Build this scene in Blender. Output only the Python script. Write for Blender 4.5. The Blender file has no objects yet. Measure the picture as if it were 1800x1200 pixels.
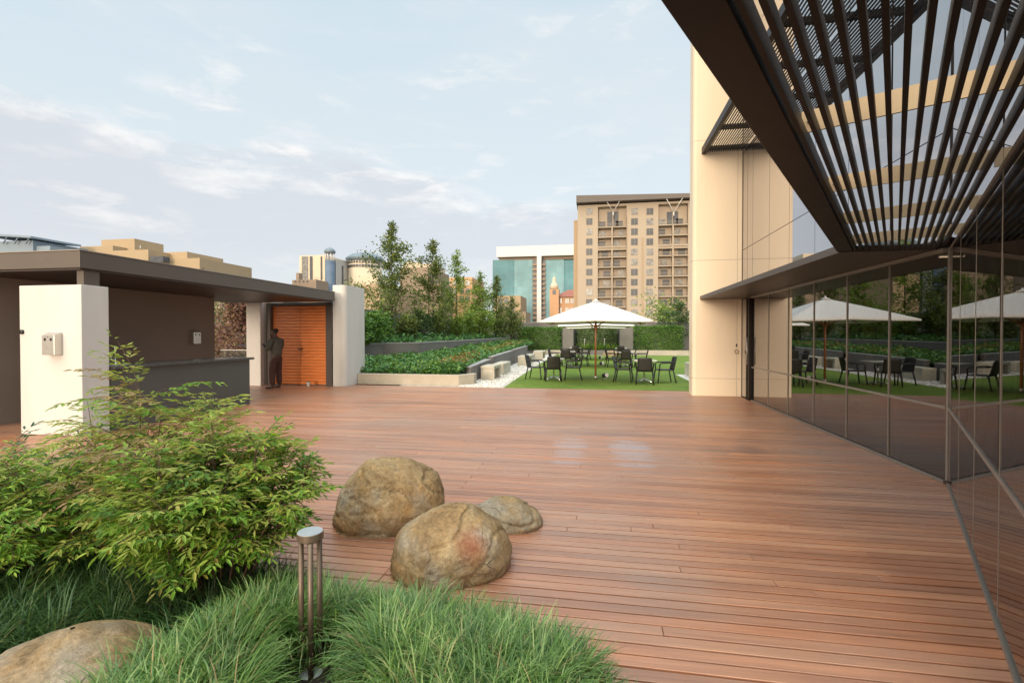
import bpy, bmesh, math, random
import numpy as np
from mathutils import Vector, Matrix, noise as mnoise

random.seed(7)
RNG = np.random.default_rng(11)
SC = bpy.context.scene
COL = SC.collection
H = 1.55                                   # eye height
CY, SY = math.cos(math.radians(9.9)), math.sin(math.radians(9.9))

# ------------------------------------------------------------------ helpers
def PX(u, Y):
    """world X at depth Y of a direction measured in the photograph"""
    d = Y / (CY + (u - 900) / 860 * SY)
    return d * CY * (u - 1050) / 860
def PZ(v, u, Y):
    d = Y / (CY + (u - 900) / 860 * SY)
    return H + (589 - v) * d / 860

def tag(o, label=None, cat=None, group=None, kind=None):
    if label: o['label'] = label
    if cat: o['category'] = cat
    if group: o['group'] = group
    if kind: o['kind'] = kind
    return o

def thing(name, label, cat, loc=(0, 0, 0), rz=0, group=None):
    o = bpy.data.objects.new(name, None)
    o.empty_display_size = 0.2
    COL.objects.link(o)
    o.location = loc
    o.rotation_euler = (0, 0, rz)
    return tag(o, label, cat, group)

def root_loc(o):
    v = Vector((0, 0, 0))
    while o:
        v += o.location
        o = o.parent
    return v

def link(name, me, parent=None):
    o = bpy.data.objects.new(name, me)
    COL.objects.link(o)
    if parent: o.parent = parent
    return o

def copy_tree(o, parent=None):
    c = o.copy()
    COL.objects.link(c)
    if parent: c.parent = parent
    for ch in list(o.children):
        copy_tree(ch, c)
    return c

class MB:
    def __init__(s):
        s.v, s.f, s.m, s.sm = [], [], [], []
    def add(s, vs, fs, mi=0, smooth=False):
        b = len(s.v)
        s.v += [tuple(p) for p in vs]
        for f in fs:
            s.f.append([b + i for i in f]); s.m.append(mi); s.sm.append(smooth)
        return s
    def box(s, x0, y0, z0, x1, y1, z1, mi=0):
        vs = [(x0,y0,z0),(x1,y0,z0),(x1,y1,z0),(x0,y1,z0),(x0,y0,z1),(x1,y0,z1),(x1,y1,z1),(x0,y1,z1)]
        return s.add(vs, [(0,3,2,1),(4,5,6,7),(0,1,5,4),(1,2,6,5),(2,3,7,6),(3,0,4,7)], mi)
    def prism(s, poly, z0, z1, mi=0):
        n = len(poly)
        z0 = z0 if hasattr(z0, '__len__') else [z0] * n
        z1 = z1 if hasattr(z1, '__len__') else [z1] * n
        vs = [(p[0], p[1], z0[i]) for i, p in enumerate(poly)] + [(p[0], p[1], z1[i]) for i, p in enumerate(poly)]
        fs = [tuple(reversed(range(n))), tuple(range(n, 2 * n))]
        fs += [(i, (i + 1) % n, n + (i + 1) % n, n + i) for i in range(n)]
        return s.add(vs, fs, mi)
    def bar(s, p0, p1, w, h, mi=0, up=(0, 0, 1)):
        """box along p0-p1, w across (horizontal), h along up"""
        p0, p1, up = Vector(p0), Vector(p1), Vector(up)
        d = (p1 - p0).normalized()
        sd = d.cross(up).normalized()
        u2 = sd.cross(d).normalized()
        a, b = sd * w / 2, u2 * h / 2
        vs = [p0 - a - b, p0 + a - b, p0 + a + b, p0 - a + b, p1 - a - b, p1 + a - b, p1 + a + b, p1 - a + b]
        return s.add(vs, [(0,1,2,3),(7,6,5,4),(0,4,5,1),(1,5,6,2),(2,6,7,3),(3,7,4,0)], mi)
    def tube(s, pts, rs, n=10, mi=0, smooth=True, caps=True):
        pts = [Vector(p) for p in pts]
        if not hasattr(rs, '__len__'): rs = [rs] * len(pts)
        vs, fs = [], []
        prev = None
        for i, p in enumerate(pts):
            d = (pts[min(i + 1, len(pts) - 1)] - pts[max(i - 1, 0)]).normalized()
            if prev is None:
                a = d.orthogonal().normalized()
            else:
                a = (prev - d * prev.dot(d)).normalized()
            prev = a
            b = d.cross(a)
            for k in range(n):
                t = 2 * math.pi * k / n
                vs.append(p + (a * math.cos(t) + b * math.sin(t)) * rs[i])
        for i in range(len(pts) - 1):
            for k in range(n):
                fs.append((i*n+k, i*n+(k+1)%n, (i+1)*n+(k+1)%n, (i+1)*n+k))
        s.add(vs, fs, mi, smooth)
        if caps:
            b = len(s.v) - len(vs)
            s.f.append([b + k for k in reversed(range(n))]); s.m.append(mi); s.sm.append(False)
            s.f.append([b + (len(pts)-1)*n + k for k in range(n)]); s.m.append(mi); s.sm.append(False)
        return s
    def lathe(s, cx, cy, prof, n=24, mi=0, smooth=True):
        vs, fs = [], []
        for r, z in prof:
            for k in range(n):
                t = 2 * math.pi * k / n
                vs.append((cx + r * math.cos(t), cy + r * math.sin(t), z))
        m = len(prof)
        for i in range(m - 1):
            for k in range(n):
                fs.append((i*n+k, i*n+(k+1)%n, (i+1)*n+(k+1)%n, (i+1)*n+k))
        s.add(vs, fs, mi, smooth)
        b = len(s.v) - len(vs)
        s.f.append([b + k for k in reversed(range(n))]); s.m.append(mi); s.sm.append(False)
        s.f.append([b + (m-1)*n + k for k in range(n)]); s.m.append(mi); s.sm.append(False)
        return s
    def build(s, name, mat, parent=None, bevel=0, seg=2, local=False, label=None):
        me = bpy.data.meshes.new(name)
        off = root_loc(parent) if (parent and not local) else Vector((0, 0, 0))
        me.from_pydata([(p[0]-off.x, p[1]-off.y, p[2]-off.z) for p in s.v], [], s.f)
        for mm in (mat if isinstance(mat, (list, tuple)) else [mat]): me.materials.append(mm)
        me.polygons.foreach_set('material_index', s.m)
        me.polygons.foreach_set('use_smooth', s.sm)
        me.update()
        o = link(name, me, parent)
        if bevel:
            bv = o.modifiers.new('bevel', 'BEVEL'); bv.width = bevel; bv.segments = seg; bv.limit_method = 'ANGLE'
            bv.angle_limit = math.radians(40)
        if label: o['label'] = label
        return o

def np_mesh(name, V, F, mats, mi=None, parent=None, smooth=False, local=False):
    """V (n,3), F list of int arrays (m,k)"""
    me = bpy.data.meshes.new(name)
    V = np.asarray(V, dtype=np.float64)
    if parent and not local:
        V = V - np.array(root_loc(parent))
    if not isinstance(F, list): F = [F]
    me.vertices.add(len(V)); me.vertices.foreach_set('co', V.ravel())
    nl = sum(f.size for f in F); nf = sum(len(f) for f in F)
    me.loops.add(nl); me.polygons.add(nf)
    me.loops.foreach_set('vertex_index', np.concatenate([f.ravel() for f in F]).astype(np.int32))
    starts, c = [], 0
    for f in F:
        starts.append(c + np.arange(len(f)) * f.shape[1]); c += f.size
    me.polygons.foreach_set('loop_start', np.concatenate(starts).astype(np.int32))
    if mi is not None: me.polygons.foreach_set('material_index', np.asarray(mi, dtype=np.int32))
    me.polygons.foreach_set('use_smooth', np.full(nf, smooth))
    for m in (mats if isinstance(mats, (list, tuple)) else [mats]): me.materials.append(m)
    me.update(calc_edges=True)
    me.validate()
    return link(name, me, parent)

# ------------------------------------------------------------------ materials
def nodes_of(name):
    m = bpy.data.materials.new(name); m.use_nodes = True
    nt = m.node_tree; nt.nodes.clear()
    out = nt.nodes.new('ShaderNodeOutputMaterial')
    return m, nt, out
def N(nt, t, **kw):
    n = nt.nodes.new(t)
    for k, v in kw.items():
        if k.startswith('_'): setattr(n, k[1:], v)
        else: n.inputs[k.replace('__', ' ')].default_value = v
    return n
def L(nt, a, b): nt.links.new(a, b)
def c4(c): return (c[0], c[1], c[2], 1)
def ramp(nt, fac, stops):
    r = nt.nodes.new('ShaderNodeValToRGB')
    e = r.color_ramp.elements
    while len(e) < len(stops): e.new(0.5)
    for i, (p, c) in enumerate(stops):
        e[i].position = p; e[i].color = c4(c)
    L(nt, fac, r.inputs[0]); return r.outputs[0]
def mixc(nt, fac, a, b, mode='MIX'):
    n = nt.nodes.new('ShaderNodeMix'); n.data_type = 'RGBA'; n.blend_type = mode; n.clamp_factor = True
    for s, x in ((n.inputs['Factor'], fac), (n.inputs[6], a), (n.inputs[7], b)):
        if isinstance(x, (int, float)): s.default_value = x
        elif isinstance(x, (tuple, list)): s.default_value = c4(x)
        else: L(nt, x, s)
    return n.outputs[2]
def mth(nt, op, a, b=None, c=None, clamp=False):
    n = nt.nodes.new('ShaderNodeMath'); n.operation = op; n.use_clamp = clamp
    for i, x in enumerate((a, b, c)):
        if x is None: continue
        if isinstance(x, (int, float)): n.inputs[i].default_value = x
        else: L(nt, x, n.inputs[i])
    return n.outputs[0]
def coords(nt, scale=(1, 1, 1), kind='Object', loc=(0, 0, 0)):
    tc = nt.nodes.new('ShaderNodeTexCoord')
    mp = nt.nodes.new('ShaderNodeMapping')
    mp.inputs['Scale'].default_value = scale; mp.inputs['Location'].default_value = loc
    L(nt, tc.outputs[kind], mp.inputs[0]); return mp.outputs[0]
def ntex(nt, vec, scale, detail=4, rough=.55, dist=0):
    n = N(nt, 'ShaderNodeTexNoise', Scale=scale, Detail=detail, Roughness=rough, Distortion=dist)
    L(nt, vec, n.inputs['Vector']); return n.outputs['Fac']

def mat(name, c1, c2=None, scale=3, rough=.6, metal=0, bump=0, bscale=40, stretch=(1,1,1), spec=.5, contrast=.25, fine=.12):
    m, nt, out = nodes_of(name)
    b = N(nt, 'ShaderNodeBsdfPrincipled', Roughness=rough, Metallic=metal)
    b.inputs['Specular IOR Level'].default_value = spec
    if c2 is None: c2 = tuple(x * .8 for x in c1)
    v = coords(nt, stretch)
    f = ntex(nt, v, scale, 5)
    col = ramp(nt, f, [(.5 - contrast, c2), (.5 + contrast, c1)])
    f2 = ntex(nt, v, bscale, 3)
    col = mixc(nt, fine, col, ramp(nt, f2, [(.3, (.25,.25,.25)), (.7, (.75,.75,.75))]), 'OVERLAY')
    L(nt, col, b.inputs['Base Color'])
    rr = mth(nt, 'MULTIPLY_ADD', f, .15, rough - .07)
    L(nt, rr, b.inputs['Roughness'])
    if bump:
        bp = N(nt, 'ShaderNodeBump', Strength=bump, Distance=.01)
        L(nt, f2, bp.inputs['Height']); L(nt, bp.outputs[0], b.inputs['Normal'])
    L(nt, b.outputs[0], out.inputs[0])
    return m

def leafmat(name, stops, trans=.35, rough=.5, spec=.4, ns=1.7):
    m, nt, out = nodes_of(name)
    g = nt.nodes.new('ShaderNodeNewGeometry')
    col = ramp(nt, g.outputs['Random Per Island'], stops)
    f = ntex(nt, coords(nt), ns, 3)
    col = mixc(nt, .35 if ns < 3 else .6, col, ramp(nt, f, [(.35, (.3,.33,.3)), (.65, (.72,.7,.6))]), 'OVERLAY')
    b = N(nt, 'ShaderNodeBsdfPrincipled', Roughness=rough); b.inputs['Specular IOR Level'].default_value = spec
    t = nt.nodes.new('ShaderNodeBsdfTranslucent')
    tc = mixc(nt, 1, col, (1.0, 1.0, .55), 'MULTIPLY')
    L(nt, col, b.inputs['Base Color']); L(nt, tc, t.inputs[0])
    mx = N(nt, 'ShaderNodeMixShader', Fac=trans)
    L(nt, b.outputs[0], mx.inputs[1]); L(nt, t.outputs[0], mx.inputs[2]); L(nt, mx.outputs[0], out.inputs[0])
    return m

def glassmat(name, opaque):
    m, nt, out = nodes_of(name)
    lw = N(nt, 'ShaderNodeLayerWeight', Blend=.5)
    p = mth(nt, 'POWER', lw.outputs['Facing'], 2.4)
    fac = mth(nt, 'MULTIPLY_ADD', p, .66 if opaque else .72, .36 if opaque else .09)
    gl = N(nt, 'ShaderNodeBsdfGlossy', Roughness=.004); gl.inputs['Color'].default_value = (.93, .92, .93, 1)
    # slight waviness of the sheets
    bp = N(nt, 'ShaderNodeBump', Strength=.004, Distance=.02)
    L(nt, ntex(nt, coords(nt), 1.3, 1), bp.inputs['Height']); L(nt, bp.outputs[0], gl.inputs['Normal'])
    if opaque:
        d = nt.nodes.new('ShaderNodeBsdfDiffuse'); d.inputs[0].default_value = (.02, .022, .028, 1)
    else:
        d = nt.nodes.new('ShaderNodeBsdfTransparent'); d.inputs[0].default_value = (.27, .21, .165, 1)
    mx = nt.nodes.new('ShaderNodeMixShader')
    L(nt, fac, mx.inputs[0]); L(nt, d.outputs[0], mx.inputs[1]); L(nt, gl.outputs[0], mx.inputs[2])
    L(nt, mx.outputs[0], out.inputs[0])
    return m

M = {}
M['white'] = mat('white_render', (.64,.62,.595), (.575,.555,.525), 1.6, .7, bump=.1, bscale=90, fine=.07, stretch=(1.6,1.6,.35))
M['beige'] = mat('beige_stone', (.84,.695,.515), (.775,.635,.46), 1.1, .5, bump=.05, bscale=60, fine=.06, stretch=(1.5,1.5,.3))
M['brown_wall'] = mat('brown_plaster', (.26,.20,.165), (.22,.17,.14), 1.0, .75, bump=.1, bscale=80)
M['bronze'] = mat('bronze_metal', (.125,.103,.086), (.11,.09,.075), 1.5, .48, metal=.3, fine=.04)
M['soffit'] = mat('dark_soffit', (.06,.044,.036), (.05,.036,.03), 1.5, .45, stretch=(1,.2,1))
M['darkbrown'] = mat('dark_brown_paint', (.014,.009,.007), (.011,.0075,.006), 2, .42, spec=.2, fine=.05)
M['gold'] = mat('gold_anodised', (.34,.26,.165), (.30,.23,.145), 2, .55, metal=.25, fine=.05)
M['charcoal'] = mat('charcoal_paint', (.078,.080,.075), (.068,.069,.065), 1.4, .45, fine=.06)
M['granite'] = mat('dark_granite', (.10,.095,.09), (.05,.05,.048), 40, .18, fine=.2)
M['concrete'] = mat('concrete', (.50,.44,.35), (.40,.35,.27), 2.2, .8, bump=.25, bscale=60, fine=.25)
M['paleconc'] = mat('pale_concrete', (.56,.50,.40), (.46,.41,.32), 3, .8, bump=.2, bscale=60, fine=.25)
M['greyconc'] = mat('grey_rendered_concrete', (.19,.175,.162), (.15,.138,.128), 1.7, .8, bump=.25, bscale=50, fine=.2)
M['coping'] = mat('grey_coping', (.36,.34,.32), (.29,.275,.26), 2.5, .75, bump=.2, bscale=50, fine=.2)
M['steel'] = mat('brushed_steel', (.62,.60,.57), (.55,.53,.5), 30, .32, metal=.9, stretch=(1,1,.05))
M['alu'] = mat('aluminium', (.36,.31,.265), (.31,.27,.23), 4, .45, metal=.6)
M['chrome'] = mat('chrome', (.8,.8,.8), (.75,.75,.75), 4, .12, metal=1)
M['black'] = mat('black_plastic', (.018,.017,.017), (.013,.013,.013), 8, .4)
M['wicker'] = mat('black_resin_weave', (.022,.019,.018), (.012,.011,.011), 12, .45, bump=.6, bscale=70)
M['canvas'] = mat('white_canvas', (.84,.82,.78), (.80,.78,.74), 1.5, .85, bump=.08, bscale=120, fine=.04)
M['polewood'] = mat('varnished_pole_wood', (.36,.15,.06), (.25,.09,.035), 6, .4, stretch=(1,1,.1))
M['tabletop'] = mat('white_table_laminate', (.78,.76,.72), (.74,.72,.68), 3, .35, fine=.04)
M['soil'] = mat('dark_soil', (.035,.024,.017), (.018,.012,.009), 9, .95, bump=1, bscale=30)
M['bark'] = mat('bark', (.10,.075,.055), (.05,.036,.026), 9, .9, bump=.8, bscale=40, stretch=(1,1,.3))
M['cane'] = mat('reddish_cane', (.10,.05,.03), (.06,.035,.02), 9, .8, bump=.5, bscale=40, stretch=(1,1,.3))
M['lamp_metal'] = mat('bronze_lamp_metal', (.17,.125,.09), (.13,.095,.07), 12, .42, metal=.45, fine=.1)
M['lamp_cap'] = mat('pale_grey_lamp_cap', (.32,.345,.36), (.28,.305,.32), 18, .35, fine=.08)
M['skin'] = mat('dark_skin', (.10,.057,.038), (.08,.046,.031), 10, .5)
M['hair'] = mat('black_hair', (.012,.010,.009), (.008,.007,.006), 30, .7, bump=.8, bscale=150)
M['shirt'] = mat('grey_olive_cloth', (.10,.10,.085), (.075,.075,.063), 9, .85, bump=.4, bscale=60)
M['trousers'] = mat('maroon_brown_cloth', (.075,.032,.027), (.055,.023,.019), 9, .85, bump=.4, bscale=60)
M['shoe'] = mat('brown_leather', (.09,.045,.025), (.06,.03,.018), 12, .45)
M['paper'] = mat('white_paper', (.8,.78,.74), None, 5, .7, fine=.03)
M['terrace'] = mat('terrace_screed', (.20,.18,.16), (.15,.135,.12), 1, .9)
M['floor_in'] = mat('interior_floor', (.05,.042,.035), (.04,.034,.028), 1, .5)
M['wall_in'] = mat('interior_wall', (.17,.14,.11), (.14,.115,.09), .5, .8)
M['curtain'] = mat('interior_column_plaster', (.42,.33,.24), (.38,.30,.22), 1, .8)

M['glass'] = glassmat('tinted_reflective_glass', False)
M['spandrel'] = glassmat('mirror_coated_glass', True)
m, nt, out = nodes_of('pane_edge_glass')
b = nt.nodes.new('ShaderNodeBsdfTransparent'); b.inputs[0].default_value = (.75,.72,.68,1); L(nt, b.outputs[0], out.inputs[0])
M['pane_edge'] = m
m, nt, out = nodes_of('clear_balustrade_glass')
t = nt.nodes.new('ShaderNodeBsdfTransparent'); t.inputs[0].default_value = (.88,.92,.9,1)
g = N(nt, 'ShaderNodeBsdfGlossy', Roughness=.01)
x = N(nt, 'ShaderNodeMixShader', Fac=.12); L(nt, t.outputs[0], x.inputs[1]); L(nt, g.outputs[0], x.inputs[2]); L(nt, x.outputs[0], out.inputs[0])
M['clear'] = m
m, nt, out = nodes_of('ceiling_lamp_light')
e = N(nt, 'ShaderNodeEmission', Strength=3.0); e.inputs[0].default_value = (1,.93,.8,1); L(nt, e.outputs[0], out.inputs[0])
M['lit'] = m

# timber decking: tone per board, stretched grain, weather stains
m, nt, out = nodes_of('hardwood_decking')
g = nt.nodes.new('ShaderNodeNewGeometry')
col = ramp(nt, g.outputs['Random Per Island'], [(0,(.31,.132,.070)),(.25,(.395,.178,.095)),(.5,(.345,.146,.076)),(.75,(.42,.205,.115)),(1,(.39,.142,.06))])
gr = ntex(nt, coords(nt, (.7, 22, 1)), 2.2, 7, .65, .4)
col = mixc(nt, .5, col, ramp(nt, gr, [(.3,(.26,.24,.22)),(.7,(.74,.74,.74))]), 'OVERLAY')
mid = ntex(nt, coords(nt, (.22, 3.2, 1)), 1.6, 4, .6)
col = mixc(nt, .75, col, ramp(nt, mid, [(.32,(.33,.30,.29)),(.68,(.68,.68,.66))]), 'OVERLAY')
big = ntex(nt, coords(nt, (1, 1, 1)), .45, 5, .6)
grey = ramp(nt, big, [(.42,(0,0,0)),(.70,(1,1,1))])
col = mixc(nt, mth(nt, 'MULTIPLY', grey, .5), col, (.30,.235,.20))
# two bleached patches and two dark damp marks (real stains on the boards)
tc = nt.nodes.new('ShaderNodeTexCoord'); sp = nt.nodes.new('ShaderNodeSeparateXYZ'); L(nt, tc.outputs['Object'], sp.inputs[0])
def blob(cx, cy, rx, ry, sh=.9):
    ax = mth(nt, 'POWER', mth(nt, 'ABSOLUTE', mth(nt, 'DIVIDE', mth(nt, 'SUBTRACT', sp.outputs[0], cx), rx)), 2)
    ay = mth(nt, 'POWER', mth(nt, 'ABSOLUTE', mth(nt, 'DIVIDE', mth(nt, 'SUBTRACT', sp.outputs[1], cy), ry)), 2)
    d = mth(nt, 'ADD', ax, ay)
    d = mth(nt, 'ADD', d, mth(nt, 'MULTIPLY', mth(nt, 'SUBTRACT', mid, .5), 3.2))
    return mth(nt, 'MULTIPLY', mth(nt, 'SUBTRACT', 1.0, mth(nt,'POWER',mth(nt,'MAXIMUM',d,0),.8)), sh, clamp=True)
def patch(cx, cy, rx, ry):
    ax = mth(nt, 'POWER', mth(nt, 'ABSOLUTE', mth(nt, 'DIVIDE', mth(nt, 'SUBTRACT', sp.outputs[0], cx), rx)), 3)
    ay = mth(nt, 'POWER', mth(nt, 'ABSOLUTE', mth(nt, 'DIVIDE', mth(nt, 'SUBTRACT', sp.outputs[1], cy), ry)), 4)
    d = mth(nt, 'ADD', mth(nt, 'ADD', ax, ay), mth(nt, 'ADD', mth(nt, 'MULTIPLY', mth(nt, 'SUBTRACT', mid, .47), 3.0), mth(nt, 'MULTIPLY', mth(nt, 'SUBTRACT', gr, .5), 4.0)))
    d = mth(nt, 'ADD', d, mth(nt, 'MULTIPLY', mth(nt, 'SUBTRACT', g.outputs['Random Per Island'], .5), 2.0))
    return mth(nt, 'MULTIPLY', mth(nt, 'SUBTRACT', 1.15, d), .62, clamp=True)
bl = mth(nt, 'ADD', patch(-.37, 6.7, .22, .9), patch(.44, 6.7, .26, .95), clamp=True)
col = mixc(nt, mth(nt, 'MULTIPLY', bl, .5), col, (.40,.37,.42))
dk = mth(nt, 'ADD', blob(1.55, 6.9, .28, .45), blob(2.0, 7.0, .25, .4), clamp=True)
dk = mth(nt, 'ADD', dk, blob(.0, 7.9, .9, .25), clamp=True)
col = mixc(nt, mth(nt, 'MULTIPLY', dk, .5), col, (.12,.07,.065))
vor = N(nt, 'ShaderNodeTexVoronoi', Scale=2.6); L(nt, coords(nt, (1, 4, 1)), vor.inputs['Vector'])
sc_ = ramp(nt, vor.outputs['Distance'], [(0.0,(1,1,1)),(.035,(0,0,0))])
col = mixc(nt, mth(nt, 'MULTIPLY', sc_, .5), col, (.50,.36,.24))
b = nt.nodes.new('ShaderNodeBsdfPrincipled'); b.inputs['Specular IOR Level'].default_value = .85
L(nt, col, b.inputs['Base Color'])
L(nt, mth(nt, 'MULTIPLY_ADD', mid, .25, .26), b.inputs['Roughness'])
bp = N(nt, 'ShaderNodeBump', Strength=.35, Distance=.004); L(nt, gr, bp.inputs['Height']); L(nt, bp.outputs[0], b.inputs['Normal'])
L(nt, b.outputs[0], out.inputs[0]); M['deck'] = m
M['joist'] = mat('shadowed_joist_timber', (.05,.018,.010), (.025,.010,.006), 5, .9)

# orange cedar slats
m, nt, out = nodes_of('orange_timber')
v = coords(nt, (1, 1, 1))
w = N(nt, 'ShaderNodeTexNoise', Scale=1.0, Detail=6, Roughness=.6); L(nt, coords(nt, (3, 1, 60)), w.inputs['Vector'])
col = ramp(nt, w.outputs['Fac'], [(.3,(.50,.115,.022)),(.5,(.68,.185,.034)),(.7,(.78,.26,.055))])
b = N(nt, 'ShaderNodeBsdfPrincipled', Roughness=.35); L(nt, col, b.inputs['Base Color']); L(nt, b.outputs[0], out.inputs[0]); M['cedar'] = m

# lawn
m, nt, out = nodes_of('artificial_turf')
f1 = ntex(nt, coords(nt), .55, 5, .6); f2 = ntex(nt, coords(nt), 90, 3, .7)
f3 = ntex(nt, coords(nt, (1, .25, 1)), 7, 3, .6)
col = ramp(nt, f1, [(.30,(.105,.17,.026)),(.5,(.145,.215,.032)),(.70,(.20,.25,.045))])
col = mixc(nt, .5, col, ramp(nt, f2, [(.3,(.22,.24,.2)),(.7,(.78,.78,.7))]), 'OVERLAY')
col = mixc(nt, .25, col, ramp(nt, f3, [(.3,(.3,.32,.3)),(.7,(.7,.7,.65))]), 'OVERLAY')
b = N(nt, 'ShaderNodeBsdfPrincipled', Roughness=.85); b.inputs['Specular IOR Level'].default_value = .2
L(nt, col, b.inputs['Base Color'])
bp = N(nt, 'ShaderNodeBump', Strength=.8, Distance=.02); L(nt, f2, bp.inputs['Height']); L(nt, bp.outputs[0], b.inputs['Normal'])
L(nt, b.outputs[0], out.inputs[0]); M['lawn'] = m

# gravel
m, nt, out = nodes_of('white_gravel')
vo = N(nt, 'ShaderNodeTexVoronoi', Scale=26); L(nt, coords(nt), vo.inputs['Vector'])
hs = nt.nodes.new('ShaderNodeSeparateXYZ'); L(nt, vo.outputs['Color'], hs.inputs[0])
col = ramp(nt, hs.outputs[0], [(0,(.46,.42,.37)),(.5,(.66,.62,.56)),(1,(.80,.77,.72))])
b = N(nt, 'ShaderNodeBsdfPrincipled', Roughness=.8); L(nt, col, b.inputs['Base Color'])
bp = N(nt, 'ShaderNodeBump', Strength=.9, Distance=.02); bp.invert = True; L(nt, vo.outputs['Distance'], bp.inputs['Height']); L(nt, bp.outputs[0], b.inputs['Normal'])
L(nt, b.outputs[0], out.inputs[0]); M['gravel'] = m

# sandstone boulders
def rockmat(name, stain=None, greyer=0):
    m, nt, out = nodes_of(name)
    v = coords(nt)
    f1 = ntex(nt, v, 3.2, 8, .62, .6); f2 = ntex(nt, v, 38, 10, .75); f3 = ntex(nt, coords(nt, (1,1,2.2)), 1.6, 4, .6, 1.2)
    col = ramp(nt, f1, [(.28,(.20,.128,.064)),(.45,(.33,.22,.11)),(.58,(.40,.285,.155)),(.75,(.47,.37,.24))])
    col = mixc(nt, ramp(nt, f3, [(.50,(0,0,0)),(.66,(.75,.75,.75))]), col, (.42,.235,.085))
    f4 = ntex(nt, coords(nt, loc=(5,2,1)), 2.1, 6, .65)
    col = mixc(nt, ramp(nt, f4, [(.52 - greyer,(0,0,0)),(.68 - greyer,(.7,.7,.7))]), col, (.38,.345,.285))
    f5 = ntex(nt, v, 11, 8, .7)
    col = mixc(nt, .62, col, ramp(nt, f2, [(.30,(.16,.16,.16)),(.70,(.84,.84,.84))]), 'OVERLAY')
    col = mixc(nt, .30, col, ramp(nt, f5, [(.32,(.2,.19,.18)),(.66,(.8,.8,.8))]), 'OVERLAY')
    vo = N(nt, 'ShaderNodeTexVoronoi', Scale=2.3, _feature='DISTANCE_TO_EDGE')
    wv = nt.nodes.new('ShaderNodeVectorMath'); wv.operation = 'ADD'
    nn = N(nt, 'ShaderNodeTexNoise', Scale=3, Detail=4); L(nt, v, nn.inputs['Vector'])
    sc2 = nt.nodes.new('ShaderNodeVectorMath'); sc2.operation = 'SCALE'; sc2.inputs['Scale'].default_value = .55
    L(nt, nn.outputs['Color'], sc2.inputs[0]); L(nt, v, wv.inputs[0]); L(nt, sc2.outputs[0], wv.inputs[1]); L(nt, wv.outputs[0], vo.inputs['Vector'])
    crk = ramp(nt, vo.outputs['Distance'], [(0,(0,0,0)),(.007,(1,1,1))])
    gate = ramp(nt, f4, [(.52,(1,1,1)),(.64,(0,0,0))])
    crk2 = mth(nt, 'MAXIMUM', crk, gate)
    col = mixc(nt, mth(nt, 'MULTIPLY', mth(nt, 'SUBTRACT', 1, crk2), .6), col, (.06,.04,.022))
    if stain:
        tc = nt.nodes.new('ShaderNodeTexCoord'); sx = nt.nodes.new('ShaderNodeVectorMath'); sx.operation = 'DISTANCE'
        L(nt, tc.outputs['Object'], sx.inputs[0]); sx.inputs[1].default_value = stain
        d = mth(nt, 'ADD', sx.outputs['Value'], mth(nt, 'MULTIPLY', mth(nt, 'SUBTRACT', f2, .5), .14))
        k = ramp(nt, d, [(.03,(.6,.6,.6)),(.13,(0,0,0))])
        col = mixc(nt, k, col, (.33,.075,.06))
    b = N(nt, 'ShaderNodeBsdfPrincipled', Roughness=.88); b.inputs['Specular IOR Level'].default_value = .25
    L(nt, col, b.inputs['Base Color'])
    h = mth(nt, 'ADD', mth(nt, 'ADD', mth(nt, 'MULTIPLY', f2, .7), mth(nt, 'MULTIPLY', f5, .9)), mth(nt, 'ADD', mth(nt, 'MULTIPLY', f1, .8), mth(nt, 'MULTIPLY', crk2, .7)))
    bp = N(nt, 'ShaderNodeBump', Strength=1.0, Distance=.026); L(nt, h, bp.inputs['Height']); L(nt, bp.outputs[0], b.inputs['Normal'])
    L(nt, b.outputs[0], out.inputs[0]); return m
M['rock'] = rockmat('sandstone'); M['rock_grey'] = rockmat('greyish_sandstone', greyer=.08)

# facade materials of the town
def facade(name, wall, dark=None, rough=.7, scale=.05):
    return mat(name, wall, dark or tuple(x * .86 for x in wall), scale, rough, fine=.06, bscale=1.5)
M['apt'] = facade('warm_render', (.43,.35,.265))
M['apt2'] = facade('dark_warm_render', (.42,.30,.19))
M['aptroof'] = facade('brown_roof_metal', (.15,.125,.11))
M['cityglass'] = mat('dark_window_glass', (.09,.10,.115), (.05,.055,.065), .6, .38, spec=.35)
M['palepane'] = mat('curtained_window', (.27,.26,.24), (.12,.12,.125), .9, .25, contrast=.12)
M['rail'] = facade('balcony_rail_paint', (.30,.25,.20))
M['cream'] = facade('cream_render', (.66,.55,.41)); M['cream2'] = facade('pale_grey_render', (.50,.48,.46))
M['tan'] = facade('tan_render', (.42,.31,.19)); M['peach'] = facade('peach_render', (.62,.36,.20)); M['redroof'] = facade('red_tile', (.36,.12,.07))
M['brownblock'] = facade('brown_render', (.30,.22,.16)); M['whitetop'] = facade('white_cladding', (.74,.70,.67)); M['greyblue'] = facade('blue_grey_cladding', (.24,.30,.36))
M['dome'] = facade('slate_dome', (.16,.21,.25), rough=.4)
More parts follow.
